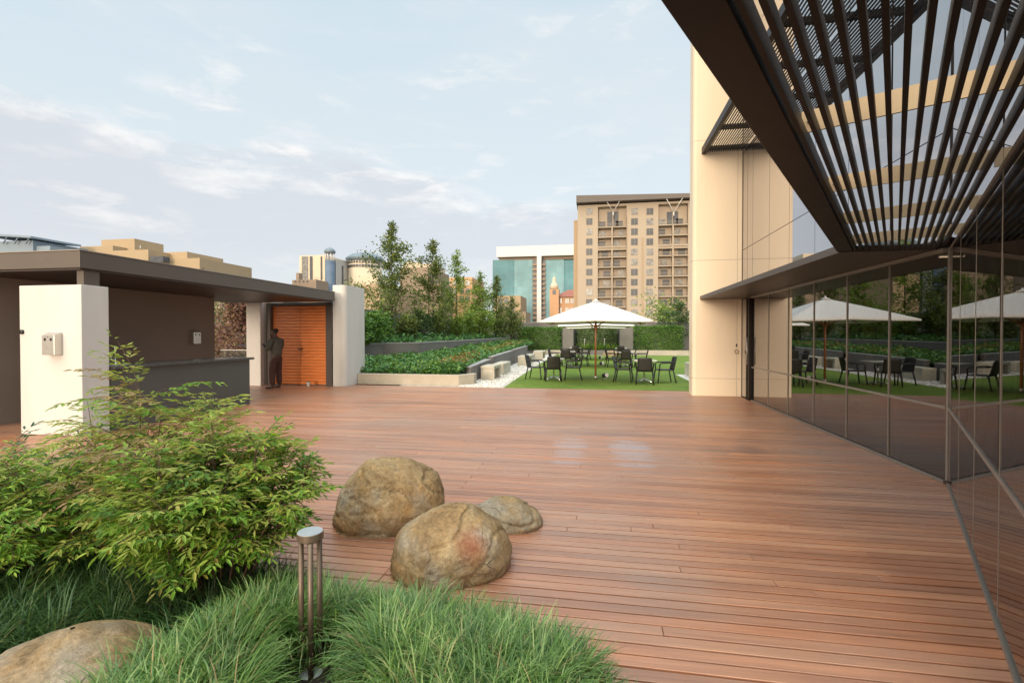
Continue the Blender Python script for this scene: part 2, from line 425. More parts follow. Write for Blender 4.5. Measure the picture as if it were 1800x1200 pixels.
def curtain(name, c1, c2, sx, sz):
    m, nt, out = nodes_of(name)
    br = N(nt, 'ShaderNodeTexBrick', Scale=1.0); br.offset = 0
    br.inputs['Color1'].default_value = c4(c1); br.inputs['Color2'].default_value = c4(c2); br.inputs['Mortar'].default_value = c4(tuple(.6*x+.1 for x in c1))
    br.inputs['Mortar Size'].default_value = .09; br.inputs['Brick Width'].default_value = sx; br.inputs['Row Height'].default_value = sz
    tc = nt.nodes.new('ShaderNodeTexCoord'); s3 = nt.nodes.new('ShaderNodeSeparateXYZ'); cb = nt.nodes.new('ShaderNodeCombineXYZ')
    L(nt, tc.outputs['Object'], s3.inputs[0]); L(nt, s3.outputs[0], cb.inputs[0]); L(nt, s3.outputs[2], cb.inputs[1]); L(nt, cb.outputs[0], br.inputs['Vector'])
    f = ntex(nt, coords(nt), .06, 3)
    col = mixc(nt, .4, br.outputs['Color'], ramp(nt, f, [(.35,(.3,.3,.3)),(.65,(.7,.7,.7))]), 'OVERLAY')
    b = N(nt, 'ShaderNodeBsdfPrincipled', Roughness=.55); b.inputs['Specular IOR Level'].default_value = .3
    L(nt, col, b.inputs['Base Color']); L(nt, b.outputs[0], out.inputs[0]); return m
M['teal'] = curtain('teal_curtain_wall', (.16,.30,.335), (.20,.36,.39), 3.0, 3.6)
M['teal2'] = curtain('deep_teal_curtain_wall', (.085,.215,.245), (.105,.25,.28), 3.0, 3.6)
M['blueglass'] = curtain('blue_curtain_wall', (.09,.13,.19), (.12,.165,.235), 3.0, 4.0)

# leaves
M['nandina'] = leafmat('bright_green_leaf', [(0,(.085,.20,.022)),(.35,(.16,.31,.034)),(.7,(.245,.40,.05)),(.96,(.36,.46,.07)),(1,(.44,.33,.07))])
M['nandina_dark'] = leafmat('mid_green_leaf', [(0,(.05,.13,.022)),(.5,(.10,.215,.03)),(.93,(.18,.30,.042)),(.985,(.34,.26,.06)),(1,(.50,.34,.14))])
M['nandina_young'] = leafmat('yellow_young_leaf', [(0,(.22,.34,.06)),(.5,(.34,.42,.085)),(.9,(.44,.46,.12)),(1,(.42,.30,.12))], .4)
M['nandina_red'] = leafmat('russet_leaf', [(0,(.28,.24,.10)),(.4,(.33,.20,.11)),(.7,(.35,.27,.11)),(1,(.26,.27,.08))], .35)
M['bluegreen'] = leafmat('blue_green_leaf', [(0,(0.039,0.111,0.072)),(.5,(0.065,0.156,0.098)),(1,(0.104,0.208,0.117))])
M['grass'] = leafmat('mondo_grass_blade', [(0,(.05,.13,.032)),(.3,(.105,.22,.05)),(.6,(.175,.30,.08)),(.85,(.28,.39,.14)),(.94,(.38,.44,.20)),(.97,(.44,.36,.18)),(1,(.38,.24,.12))], .35, .35, .5, 5)
M['grass_shade_tone'] = leafmat('shade_toned_mondo_grass_blade', [(0,(.025,.065,.022)),(.4,(.045,.105,.034)),(.75,(.08,.155,.05)),(.95,(.15,.22,.08)),(1,(.30,.25,.12))], .3, .35)  # darker copy of the grass: deeper green, partly shade put into the colour
M['ivy'] = leafmat('dark_groundcover_leaf', [(0,(0.034,0.104,0.030)),(.5,(0.066,0.189,0.049)),(.85,(0.113,0.273,0.068)),(1,(0.189,0.358,0.094))], .2, .4)
M['ivyrust'] = leafmat('rusty_groundcover_leaf', [(0,(.30,.12,.035)),(.5,(.26,.17,.05)),(1,(.18,.22,.05))], .25)
M['hedge'] = leafmat('hedge_leaf', [(0,(0.040,0.104,0.019)),(.5,(0.080,0.184,0.029)),(.85,(0.136,0.264,0.042)),(1,(0.224,0.352,0.056))], .25)
M['treeleaf'] = leafmat('olive_tree_leaf', [(0,(0.056,0.088,0.022)),(.5,(0.112,0.160,0.035)),(.85,(0.176,0.224,0.048)),(1,(0.272,0.272,0.064))], .25)
M['treeleaf2'] = leafmat('fresh_tree_leaf', [(0,(0.105,0.180,0.030)),(.5,(0.180,0.277,0.045)),(.85,(0.255,0.360,0.060)),(1,(0.360,0.420,0.090))], .3)
M['treedark'] = leafmat('dark_tree_leaf', [(0,(0.033,0.075,0.024)),(.5,(0.060,0.112,0.033)),(1,(0.105,0.165,0.045))], .2)
M['redleaf'] = leafmat('purple_red_leaf', [(0,(0.143,0.072,0.072)),(.4,(0.221,0.104,0.091)),(.75,(0.286,0.156,0.098)),(1,(0.260,0.221,0.091))], .25)

# ------------------------------------------------------------------ leaf generators
LANCE_V = np.array([[0,0,0],[0,.35,-.03],[0,.7,-.02],[0,1,.0],[-.5,.34,.06],[-.36,.68,.05],[.5,.34,.06],[.36,.68,.05]], float)
LANCE_Q = np.array([[4,5,2,1],[1,2,7,6]]); LANCE_T = np.array([[0,4,1],[5,3,2],[0,1,6],[2,3,7]])
KITE_V = np.array([[0,0,0],[-.5,.45,.08],[0,1,0],[.5,.45,.08]], float); KITE_T = np.array([[0,2,1],[0,3,2]])

def frames(d, up):
    d = d / np.linalg.norm(d, axis=1, keepdims=True)
    s = np.cross(d, up); n = np.linalg.norm(s, axis=1, keepdims=True); n[n < 1e-6] = 1; s /= n
    u = np.cross(s, d)
    return s, d, u
def leaf_arrays(P, D, UP, Ln, W, kind='kite'):
    T = LANCE_V if kind == 'lance' else KITE_V
    s, d, u = frames(D, UP)
    k = len(T)
    V = (P[:,None,:] + T[None,:,0,None]*s[:,None,:]*W[:,None,None] + T[None,:,1,None]*d[:,None,:]*Ln[:,None,None] + T[None,:,2,None]*u[:,None,:]*Ln[:,None,None])
    n = len(P); base = (np.arange(n)*k)[:,None,None]
    V = V.reshape(-1,3)
    if kind == 'lance':
        return V, [(LANCE_Q[None]+base).reshape(-1,4), (LANCE_T[None]+base).reshape(-1,3)], [2,4]
    return V, [(KITE_T[None]+base).reshape(-1,3)], [2]
def leaf_obj(name, P, D, UP, Ln, W, mats, mi=None, parent=None, kind='kite'):
    V, F, per = leaf_arrays(P, D, UP, Ln, W, kind)
    m = None
    if mi is not None:
        m = np.concatenate([np.repeat(mi, p) for p in per])
    return np_mesh(name, V, F, mats, m, parent)
def rand_dirs(n, zmin=-.4, zmax=1):
    z = RNG.uniform(zmin, zmax, n); a = RNG.uniform(0, 2*math.pi, n); r = np.sqrt(np.clip(1 - z*z, 0, 1))
    return np.stack([r*np.cos(a), r*np.sin(a), z], 1)

# ------------------------------------------------------------------ ground and setting
mb = MB(); mb.box(-4000, -4000, -12.2, 4000, 4000, -12.0)
tag(mb.build('city_ground', mat('town_ground', (.13,.12,.10), (.08,.09,.06), .02, .9)), kind='structure')
mb = MB(); mb.prism([(-14,-7),(12,-7),(12,45),(-14,45)], -11.9, -.08)
tag(mb.build('terrace_slab', M['terrace']), kind='structure')

def wallX(y):
    return 3.585 if y >= 5.77 else 3.585 - (5.77 - y) * .536
# deck boards
mb = MB(); y = -3.0; pitch = .0905; gap = .0125; rr = random.Random(3)
while y < 14.15 - .02:
    x1 = wallX(y + pitch) - .005; x0 = -13.0
    cuts = [x0]; x = x0 + rr.uniform(.3, 2.6)
    while x < x1 - .35:
        cuts.append(-1.36 if abs(x + 1.36) < .55 else x); x = cuts[-1] + rr.uniform(2.8, 5.6)
    cuts.append(x1)
    for a, b_ in zip(cuts[:-1], cuts[1:]):
        dz = rr.uniform(-.0015, .0015)
        ya, yb = y, y + pitch - gap + rr.uniform(-.0015, .0015); c = .0025
        xa, xb = a + .0015, b_ - .0015
        vs = [(xa,ya,-.045),(xb,ya,-.045),(xb,yb,-.045),(xa,yb,-.045),(xa,ya,dz-c),(xb,ya,dz-c),(xb,yb,dz-c),(xa,yb,dz-c),
              (xa+c,ya+c,dz),(xb-c,ya+c,dz),(xb-c,yb-c,dz),(xa+c,yb-c,dz)]
        mb.add(vs, [(0,1,5,4),(1,2,6,5),(2,3,7,6),(3,0,4,7),(4,5,9,8),(5,6,10,9),(6,7,11,10),(7,4,8,11),(8,9,10,11)])
    y += pitch
tag(mb.build('timber_deck', M['deck']), kind='structure')
mb = MB(); mb.prism([(-13,-3),(1,-3),(3.6,5.7),(3.6,14.14),(-13,14.14)], -.078, -.055)
tag(mb.build('deck_underlay', M['joist']), kind='structure')

mb = MB()
lx = [(-2.72,14.16),(-2.86,18),(-3.0,24),(-3.15,31),(-3.2,38.6)]
mb.prism([p for p in lx[::-1]] + [(3.05,14.16),(3.05,20.2),(8.5,20.2),(8.5,38.6)], -.07, .004)
tag(mb.build('lawn', M['lawn']), kind='structure')
mb = MB()
mb.prism([(-6,14.16),(-2.725,14.165),(-2.865,18),(-3.005,24),(-3.155,31),(-3.205,38.6),(-6,38.6)], -.07, -.003)
mb.prism([(3.055,14.16),(7,14.16),(7,20.19),(3.055,20.19)], -.07, -.003)
mb.prism([(-6,38.61),(8.5,38.61),(8.5,38.95),(-6,38.95)], -.07, .0)
tag(mb.build('gravel_bed', M['gravel']), kind='structure')
# pebbles that stand proud of the gravel (one uncountable mass)
ico = bmesh.new(); bmesh.ops.create_icosphere(ico, subdivisions=1, radius=1)
IV = np.array([v.co[:] for v in ico.verts]); IF = np.array([[v.index for v in f.verts] for f in ico.faces]); ico.free()
n = 5000
px_ = RNG.uniform(-4.1, -2.8, n); py_ = 14.2 + RNG.random(n)**1.6 * 20
lim = np.interp(py_, [14.16,18,24,31,38.6], [-2.74,-2.88,-3.02,-3.17,-3.22])
k = px_ < lim - .02; px_, py_ = px_[k], py_[k]
sc3 = RNG.uniform(.6, 1.3, (len(px_),3)) * RNG.uniform(.018,.035,(len(px_),1))
V = (IV[None]*sc3[:,None,:] + np.stack([px_,py_,np.full(len(px_),.004)],1)[:,None,:]).reshape(-1,3)
F = (IF[None] + (np.arange(len(px_))*len(IV))[:,None,None]).reshape(-1,3)
pm, nt, out = nodes_of('white_pebble'); g = nt.nodes.new('ShaderNodeNewGeometry'); b = N(nt,'ShaderNodeBsdfPrincipled',Roughness=.7)
L(nt, ramp(nt, g.outputs['Random Per Island'], [(0,(.45,.40,.35)),(1,(.82,.79,.74))]), b.inputs['Base Color']); L(nt, b.outputs[0], out.inputs[0])
tag(np_mesh('gravel_pebbles', V, F, pm), kind='stuff')

# ------------------------------------------------------------------ office building with glass walls
office = thing('office_building', 'tall beige and mirror glass office building with louvred dark canopy on the right', 'building', (3.6, 9, 0))
CX, CYY = 3.59, 5.77
T = Vector((-.472, -.8816, 0)); NV = Vector((-.8816, .472, 0))      # along the slanted wall, out of it
def DW(s, n=0, z=0): return Vector((CX, CYY, z)) + T * s + NV * n
frame = MB(); inners = []; sill = MB()
YS = [5.77, 6.82, 7.87, 8.98, 10.1, 11.2, 12.33]
SS = [0, 1.05, 2.1, 3.15, 4.2]
# front plates of mullions on wall one
for i, yy in enumerate(YS[1:-1]):
    w = .016
    frame.box(CX-.012, yy-w/2, .05, CX+.03, yy+w/2, 2.44)
    inners.append(MB().box(CX+.04, yy-.035, .0, CX+.12, yy+.035, 2.45))
frame.box(CX-.014, 5.80, .78, CX+.02, 12.33, .808)
frame.box(CX-.05, 5.80, 2.42, CX+.02, 12.6, 2.455)
frame.prism([(CX-.013,5.757),(CX+.012,5.75),(CX+.012,5.785),(CX-.013,5.785)], .04, 2.455)
sill.box(CX-.025, 5.80, .002, CX+.03, 12.33, .032)
for s_ in SS[1:]:
    frame.bar(DW(s_-.004, -.003, 1.245), DW(s_+.004, -.003, 1.245), .010, 2.39)
    inners.append(MB().bar(DW(s_-.03, -.08, 1.225), DW(s_+.03, -.08, 1.225), .05, 2.45))
frame.bar(DW(.03, .002, .794), DW(4.2, .002, .794), .012, .026)
frame.bar(DW(.03, -.004, 2.445), DW(4.2, -.004, 2.445), .018, .022)
sill.bar(DW(.03, .0, .013), DW(4.2, .0, .013), .026, .022)
cw = frame.build('curtain_wall_frame', M['alu'], office)
for q_ in inners: q_.build('mullion', M['black'], cw)
sill.build('base_rail', M['alu'], cw)
def pane1(y0, y1, z0, z1, mt, name):
    p = MB(); g = .006
    x0, x1 = CX, CX + .012
    p.box(x0, y0+g, z0+g, x1, y1-g, z1-g, 1)
    p.m[-1] = 0; p.m = [1]*6; p.m[5] = 0          # the face towards -X
    return p.build(name, [mt, M['pane_edge'] if mt is M['glass'] else mt], cw)
def pane2(s0, s1, z0, z1, mt, name):
    p = MB(); g = .006
    a, b_, c, d = DW(s0+g, 0), DW(s1-g, 0), DW(s1-g, -.012), DW(s0+g, -.012)
    p.prism([a, b_, c, d], z0+g, z1-g, 1)
    # faces: bottom, top, a-b front, ...
    p.m = [1, 1, 0, 1, 1, 1]
    return p.build(name, [mt, M['pane_edge'] if mt is M['glass'] else mt], cw)
for y0, y1 in zip(YS[:-1], YS[1:]):
    pane1(y0, y1, .04, .79, M['glass'], 'lower_pane'); pane1(y0, y1, .79, 2.44, M['glass'], 'window_pane')
pane1(12.6, 13.14, .02, 2.44, M['spandrel'], 'door_side_pane')
for s0, s1 in zip(SS[:-1], SS[1:]):
    pane2(s0, s1, .04, .79, M['glass'], 'lower_pane'); pane2(s0, s1, .79, 2.44, M['glass'], 'window_pane')
ZR = [2.56, 3.68, 6.08, 8.6, 14]
YU = [5.77, 6.82, 7.87, 8.98, 10.1, 11.2, 12.33, 13.14]
for z0, z1 in zip(ZR[:-1], ZR[1:]):
    for y0, y1 in zip(YU[:-1], YU[1:]): pane1(y0, y1, z0, z1, M['spandrel'], 'mirror_pane')
    for s0, s1 in zip(SS[:-1], SS[1:]): pane2(s0, s1, 2.455 if z0 < 3 else z0, z1, M['spandrel'], 'mirror_pane')
# vertical cover strip on the upper corner and one mullion
mb = MB(); mb.box(CX-.008, 6.816, 2.56, CX-.001, 6.824, 14)
mb.prism([(CX-.012,5.76),(CX-.003,5.755),(CX-.001,5.775),(CX-.012,5.775)], 2.56, 14)
mb.build('corner_trim', M['darkbrown'], office)
# dark body behind the panes
mb = MB(); e2 = DW(4.2, -.03)
mb.prism([(CX+.03,5.75),(CX+.03,13.5),(11,13.5),(11,e2.y),(e2.x,e2.y)][::-1], 2.60, 13.95)
mb.build('upper_core', M['black'], office)
mb = MB(); mb.prism([(CX+.05,5.75),(CX+.05,13.5),(11,13.5),(11,e2.y),(e2.x+.02,e2.y)][::-1], -.06, -.01)
mb.build('interior_floor', M['floor_in'], office)
mb = MB(); mb.box(10.8, e2.y, -.01, 11, 13.5, 2.59); mb.box(CX+.1, 13.35, -.01, 10.79, 13.5, 2.59); mb.box(e2.x+.05, e2.y, -.01, 10.79, e2.y+.1, 2.59)
mb.build('interior_wall', M['wall_in'], office)
for x, yv in ((5.0,12.6),(5.2,10.4),(5.3,8.2),(5.1,6.4),(4.6,3.6)):
    mb = MB(); mb.box(x, yv, -.01, x+.42, yv+.42, 2.59); mb.build('interior_column', M['curtain'], office)
for x, yv in ((4.5,7.4),(4.4,5.4)):
    mb = MB(); mb.box(x, yv, 2.585, x+.28, yv+.05, 2.597); mb.build('ceiling_lamp', M['lit'], office)
# beige end wall, rounded outer edge
def rounded_slab(x0, x1, y0, y1, r, n=8):
    pts = [(x1, y0), (x1, y1), (x0, y1)]
    for k in range(n + 1):
        a = math.pi + (math.pi/2) * k / n
        pts.append((x0 + r + r*math.cos(a), y0 + r + r*math.sin(a)))
    return pts[::1]
rows = [.002, .45, 3.46, 6.5, 9.5, 14]
mb = MB()
for z0, z1 in zip(rows[:-1], rows[1:]):
    mb.prism(rounded_slab(2.40, 3.47, 13.15, 13.6, .09), z0, z1 - .008)
    mb.prism([(3.478,13.15),(3.575,13.15),(3.575,13.6),(3.478,13.6)], z0, z1 - .008)
bw = mb.build('beige_end_wall', M['beige'], office)
mb = MB(); mb.prism(rounded_slab(2.405, 3.61, 13.157, 13.595, .09), .002, 13.98); mb.build('joint_backing', M['brown_wall'], bw)
mb = MB()
mb.tube([(3.43,13.13,1.17),(3.50,13.13,1.17),(3.51,13.13,1.13),(3.505,13.13,1.09),(3.43,13.13,1.09),(3.42,13.13,1.13),(3.43,13.13,1.17)], .008, 8)
mb.build('pull_handle', M['lamp_metal'], bw)
mb = MB(); mb.box(3.445,13.125,1.26,3.475,13.15,1.33); mb.build('lock', M['black'], bw, bevel=.004)
mb = MB()
mb.box(CX-.06, 12.36, .0, CX+.03, 12.44, 2.45); mb.box(CX-.02, 12.441, .0, CX+.03, 12.52, 2.45, 1); mb.box(CX-.06, 12.521, .0, CX+.03, 12.60, 2.45)
mb.build('door_post', [M['darkbrown'], M['steel']], office, bevel=.003)
mb = MB(); mb.tube([(CX-.09,12.40,.85),(CX-.09,12.40,1.5)], .012, 8); mb.tube([(CX-.09,12.40,.9),(CX-.04,12.40,.9)], .008, 6); mb.tube([(CX-.09,12.40,1.45),(CX-.04,12.40,1.45)], .008, 6)
mb.build('door_pull', M['steel'], office)
# solid canopy over wall one
mb = MB(); mb.prism([(2.64,5.94),(CX-.005,5.94),(CX-.005,13.147),(2.60,13.147)], 2.462, 2.53)
can = mb.build('canopy', M['soffit'], office, bevel=.004)
mb = MB()
mb.bar((2.628,5.94,2.5),(2.588,13.147,2.5), .022, .085); mb.build('canopy_edge', M['bronze'], can)
# slatted pergola over the slanted wall
beam = MB()
def edge_s(n):      # where offset n meets the canopy end line Y=5.94
    return (CYY + NV.y * n - 5.94) / (-T.y) if False else (5.94 - CYY - NV.y * n) / T.y
a, b_ = DW(edge_s(.885), .885, 2.555), DW(5.6, .885, 2.555)
J = DW(2.62, .885, 2.555)
beam.bar(a, J + T * -.003, .145, .17); beam.bar(J + T * .003, b_, .145, .17)
per = beam.build('pergola_beam', M['darkbrown'], office, bevel=.004)
NSL = 15
for i in range(NSL):
    n = .045 + i * (.745 / (NSL - 1))
    p = MB(); p.bar(DW(edge_s(n), n, 2.50), DW(5.4, n, 2.50), .019, .058)
    p.build('slat', M['darkbrown'], per)
for i, s_ in enumerate((.12, .27+.02, 1.51, 2.75, 4.0, 5.25)):
    if i == 0: continue
    p = MB(); p.bar(DW(s_, .01, 2.59), DW(s_, .811, 2.59), .012, .105)
    cb = p.build('cross_beam', M['gold'], per)
    p = MB(); q = DW(s_ + .012, .775, 2.59); p.tube([q - T*.008, q + T*.012], .011, 10); p.build('bolt', M['chrome'], cb)
# upper louvred canopy
up = MB()
up.box(2.60, 5.85, 6.14, 2.70, 13.145, 6.30)
for yv in (13.02, 11.75, 10.5, 9.25, 8.0, 6.75): up.box(2.705, yv, 6.20, CX-.006, yv+.07, 6.30)
upc = up.build('upper_canopy_frame', M['darkbrown'], office)
for i in range(16):
    x = 2.735 + i * .053
    p = MB(); p.box(x, 5.85, 6.17, x+.02, 13.145, 6.192); p.build('louvre', M['darkbrown'], upc)

# ------------------------------------------------------------------ bar pavilion
pav = thing('bar_pavilion', 'open bar pavilion with flat bronze roof on white pillars and orange timber doors', 'pavilion', (-8.9, 9, 0))
mb = MB(); mb.box(-11.3, 6.2, 2.575, -7.74, 13.52, 2.835)
roof = mb.build('roof', M['bronze'], pav, bevel=.006)
mb = MB(); mb.box(-11.28, 6.24, 2.55, -7.78, 13.5, 2.572); mb.build('soffit', M['soffit'], roof)
mb = MB(); mb.box(-11.31, 6.19, 2.836, -7.73, 13.53, 2.85); mb.build('roof_flashing', M['alu'], roof)
mb = MB(); mb.box(-10.35, 4.9, .002, -10.15, 11.6, 2.548); mb.build('back_wall', M['brown_wall'], pav)
mb = MB(); mb.box(-8.90, 6.215, .002, -7.74, 6.64, 2.32); mb.build('pillar', M['white'], pav, bevel=.008)
mb = MB(); mb.box(-7.925, 6.30, 2.322, -7.80, 6.55, 2.548); mb.build('post', M['bronze'], pav, bevel=.004)
# far white pillar with rounded outer corner
def rslab(x0, x1, y0, y1, r, n=8):
    pts = [(x0, y0)]
    for k in range(n+1):
        a = -math.pi/2 + (math.pi/2)*k/n
        pts.append((x1 - r + r*math.cos(a), y0 + r + r*math.sin(a)))
    return pts + [(x1, y1), (x0, y1)]
mb = MB(); mb.prism(rslab(-7.89, -7.48, 13.66, 14.9, .14), .002, 3.06); mb.build('pillar', M['white'], pav, bevel=.006)
mb = MB(); mb.box(-10.62, 13.40, .002, -10.14, 13.55, 2.548); mb.build('pillar', M['white'], pav, bevel=.006)
mb = MB(); mb.box(-10.139, 13.66, .002, -9.99, 13.80, 2.548); mb.build('door_jamb', M['bronze'], pav, bevel=.004)
mb = MB(); mb.box(-8.09, 13.60, .002, -7.895, 13.95, 2.548); mb.build('door_jamb', M['soffit'], pav, bevel=.004)
mb = MB(); mb.box(-9.995, 13.72, 2.46, -8.095, 13.95, 2.548); mb.build('door_head', M['soffit'], pav)
mb = MB(); mb.box(-10.6, 13.87, .002, -7.9, 13.97, 2.548); mb.build('rear_wall', M['brown_wall'], pav)
def door(x0, x1, hx):
    mb = MB(); z = .03; n = 26; hgt = (2.45 - z) / n
    for i in range(n):
        mb.box(x0, 13.79, z + i*hgt + .008, x1, 13.83, z + (i+1)*hgt - .006)
    d = mb.build('door', M['cedar'], pav)
    p = MB(); p.box(x0, 13.825, z, x1, 13.86, 2.45); p.build('door_backing', mat('dark_cedar', (.16,.04,.012), None, 4, .6), d)
    p = MB(); p.tube([(hx,13.79,1.12),(hx,13.74,1.12)], .02, 10); p.tube([(hx,13.745,1.12),(hx+(.09 if hx > (x0+x1)/2 else -.09),13.745,1.11)], .014, 8)
    p.build('handle', M['black'], d)
door(-9.995, -9.05, -9.09); door(-9.043, -8.095, -9.0)
mb = MB(); mb.lathe(0,0,[(0.0001,0),(.036,.0),(.036,.02),(.026,.03),(.0001,.03)],14)
mb.v = [(-8.845 + v[0], 6.214 - v[2], 1.60 + v[1]) for v in mb.v]; mb.build('wall_knob', M['black'], pav)

ctr = thing('bar_counter', 'long charcoal bar counter with dark stone top between the white pillar and the doors', 'counter', (-8.1, 8.3, 0))
mb = MB(); mb.box(-8.42, 6.66, .002, -7.72, 9.84, 1.00); mb.build('counter_body', M['charcoal'], ctr, bevel=.004)
mb = MB(); mb.box(-8.48, 6.655, 1.002, -7.66, 9.92, 1.05); mb.build('countertop', M['granite'], ctr, bevel=.004)
mb = MB(); pts = [(-8.04,7.0,1.05),(-8.04,7.0,1.30)]
for k in range(1, 10):
    a = math.pi*k/9; pts.append((-8.14 + .10*math.cos(a), 7.0, 1.30 + .085*math.sin(a)))
pts.append((-8.24,7.0,1.22))
mb.tube(pts, .011, 10); mb.lathe(-8.04,7.0,[(.028,1.051),(.028,1.075),(.014,1.09)],14); mb.tube([(-8.04,7.0,1.13),(-8.04,6.92,1.15)], .007, 8)
mb.build('tap', M['chrome'], ctr)
mb = MB(); mb.box(-8.34,6.75,1.0505,-7.94,7.15,1.056); mb.build('sink_rim', M['steel'], ctr)

def ash_bin(loc, rz, label):
    r = thing('ash_bin', label, 'ash bin', loc, rz, 'wall mounted ash bins')
    b_ = MB(); w, dp = .115, .115
    poly = [(0,-.17),(0,.17),(-.03,.17),(-dp,.125),(-dp,-.17)]
    vs = [(-w, p[0], p[1]) for p in poly] + [(w, p[0], p[1]) for p in poly]
    n = 5; b_.add(vs, [tuple(range(n)), tuple(reversed(range(n,2*n)))] + [(i, n+i, n+(i+1)%n, (i+1)%n) for i in range(n)])
    b_.build('bin_body', M['steel'], r, bevel=.004, local=True)
    for sx in (-1, 1):
        h = MB(); h.lathe(0,0,[(.0001,0),(.018,0),(.018,.004),(.0001,.004)],14)
        h.v = [(sx*.055 + v[0], -dp - .001 - v[2], .065 + v[1]*1.25) for v in h.v]
        h.build('stub_hole', M['black'], r, local=True)
    s_ = MB(); s_.box(-.035,-dp-.0015,-.055,.0,-dp-.0005,-.05); s_.box(-.035,-dp-.0015,-.02,-.03,-dp-.0005,-.05); s_.box(-.05,-dp-.0015,-.085,.03,-dp-.0005,-.08)
    s_.build('etched_mark', M['alu'], r, local=True)
    k = MB(); k.tube([(0,-dp-.0005,.105),(0,-dp-.004,.105)], .008, 10); k.build('key_lock', M['black'], r, local=True)
    return r
ash_bin((-8.21, 6.214, 1.42), 0, 'steel ash bin with two round holes on the near white pillar')
ash_bin((-10.149, 10.9, 1.50), math.pi/2, 'steel ash bin on the dark brown back wall above the bar counter')

cup = thing('paper_cup', 'white paper cup standing on the deck in front of the orange doors', 'cup', (-8.57, 13.45, .003))
mb = MB(); mb.lathe(-8.57,13.45,[(.042,.003),(.058,.135),(.062,.138),(.062,.142),(.055,.142)],18); mb.build('cup_body', M['paper'], cup)
mb = MB(); mb.lathe(-8.57,13.45,[(.06,.143),(.055,.158),(.03,.16)],18); mb.build('cup_lid', M['black'], cup)

bal = thing('glass_balustrade', 'frameless glass balustrade with steel post behind the open bar', 'balustrade', (-11.9, 13, 0))
mb = MB(); mb.box(-12.2,14.2,.0,-10.66,14.212,1.05); mb.box(-12.212,8,.0,-12.2,14.21,1.05); mb.build('glass_panel', M['clear'], bal)
mb = MB(); mb.box(-12.2,14.19,1.052,-10.66,14.22,1.075); mb.build('handrail', M['steel'], bal)
mb = MB(); mb.box(-11.12,14.13,.0,-11.07,14.18,1.30); mb.build('post', M['steel'], bal)

# ------------------------------------------------------------------ planters, benches, walls
def wall_thing(name, poly, z0, z1, label, cat, m, cop=None, group=None, bevel=.01):
    cx = sum(p[0] for p in poly)/len(poly); cy = sum(p[1] for p in poly)/len(poly)
    r = thing(name, label, cat, (cx, cy, 0), 0, group)
    b_ = MB(); b_.prism(poly, z0, z1); b_.build('wall_body', m, r, bevel=bevel)
    if cop:
        b_ = MB(); zz = z1 if hasattr(z1,'__len__') else [z1]*len(poly)
        b_.prism(poly, [z+.002 for z in zz], [z+cop for z in zz]); b_.build('coping', M['coping'], r, bevel=.006)
    return r
wall_thing('planter_kerb', [(-7.47,14.40),(-4.16,14.40),(-3.80,14.86),(-3.80,15.2),(-4.0,15.2),(-4.02,14.98),(-4.32,14.60),(-7.47,14.60)], .0, .335,
           'low pale concrete kerb along the front of the planted bed at the deck', 'planter wall', M['concrete'])
wall_thing('retaining_wall', [(-4.2,15.35),(-4.02,15.35),(-4.14,18.9),(-4.42,18.9)], 0, [.50,.50,.58,.58], 'nearest short grey retaining wall behind the first concrete bench', 'retaining wall', M['greyconc'], .03, 'stepped grey retaining walls')
wall_thing('retaining_wall', [(-4.42,19.6),(-4.22,19.6),(-4.36,25.4),(-4.6,25.4)], 0, [.64,.64,.72,.72], 'middle grey retaining wall running behind the second and third benches', 'retaining wall', M['greyconc'], .03, 'stepped grey retaining walls')
wall_thing('retaining_wall', [(-4.62,26.2),(-4.42,26.2),(-4.55,32),(-4.75,32)], 0, [.74,.74,.82,.82], 'farthest grey retaining wall before the left hedge', 'retaining wall', M['greyconc'], .03, 'stepped grey retaining walls')
# upper terrace wall (curved) 
uw = [(-9.75,15.0),(-9.45,19.0),(-9.1,19.8),(-8.5,20.15),(-7.9,20.9),(-7.3,25),(-6.8,31),(-6.3,38.5)]
uz = [1.10,1.16,1.17,1.18,1.18,1.22,1.28,1.36]
r = thing('terrace_wall', 'long curved grey wall holding the upper row of trees above the planted slope', 'retaining wall', (-8,26,0))
mb = MB(); mc = MB()
for i in range(len(uw)-1):
    (x0,y0),(x1,y1) = uw[i], uw[i+1]
    q = [(x0,y0),(x1,y1),(x1-.25,y1+.05),(x0-.25,y0+.05)]
    mb.prism(q, 0, [uz[i],uz[i+1],uz[i+1],uz[i]])
    mc.prism([(x0+.015,y0),(x1+.015,y1),(x1-.27,y1+.05),(x0-.27,y0+.05)], [uz[i]+.002,uz[i+1]+.002,uz[i+1]+.002,uz[i]+.002], [uz[i]+.05,uz[i+1]+.05,uz[i+1]+.05,uz[i]+.05])
mb.build('wall_body', M['greyconc'], r); mc.build('coping', M['coping'], r)

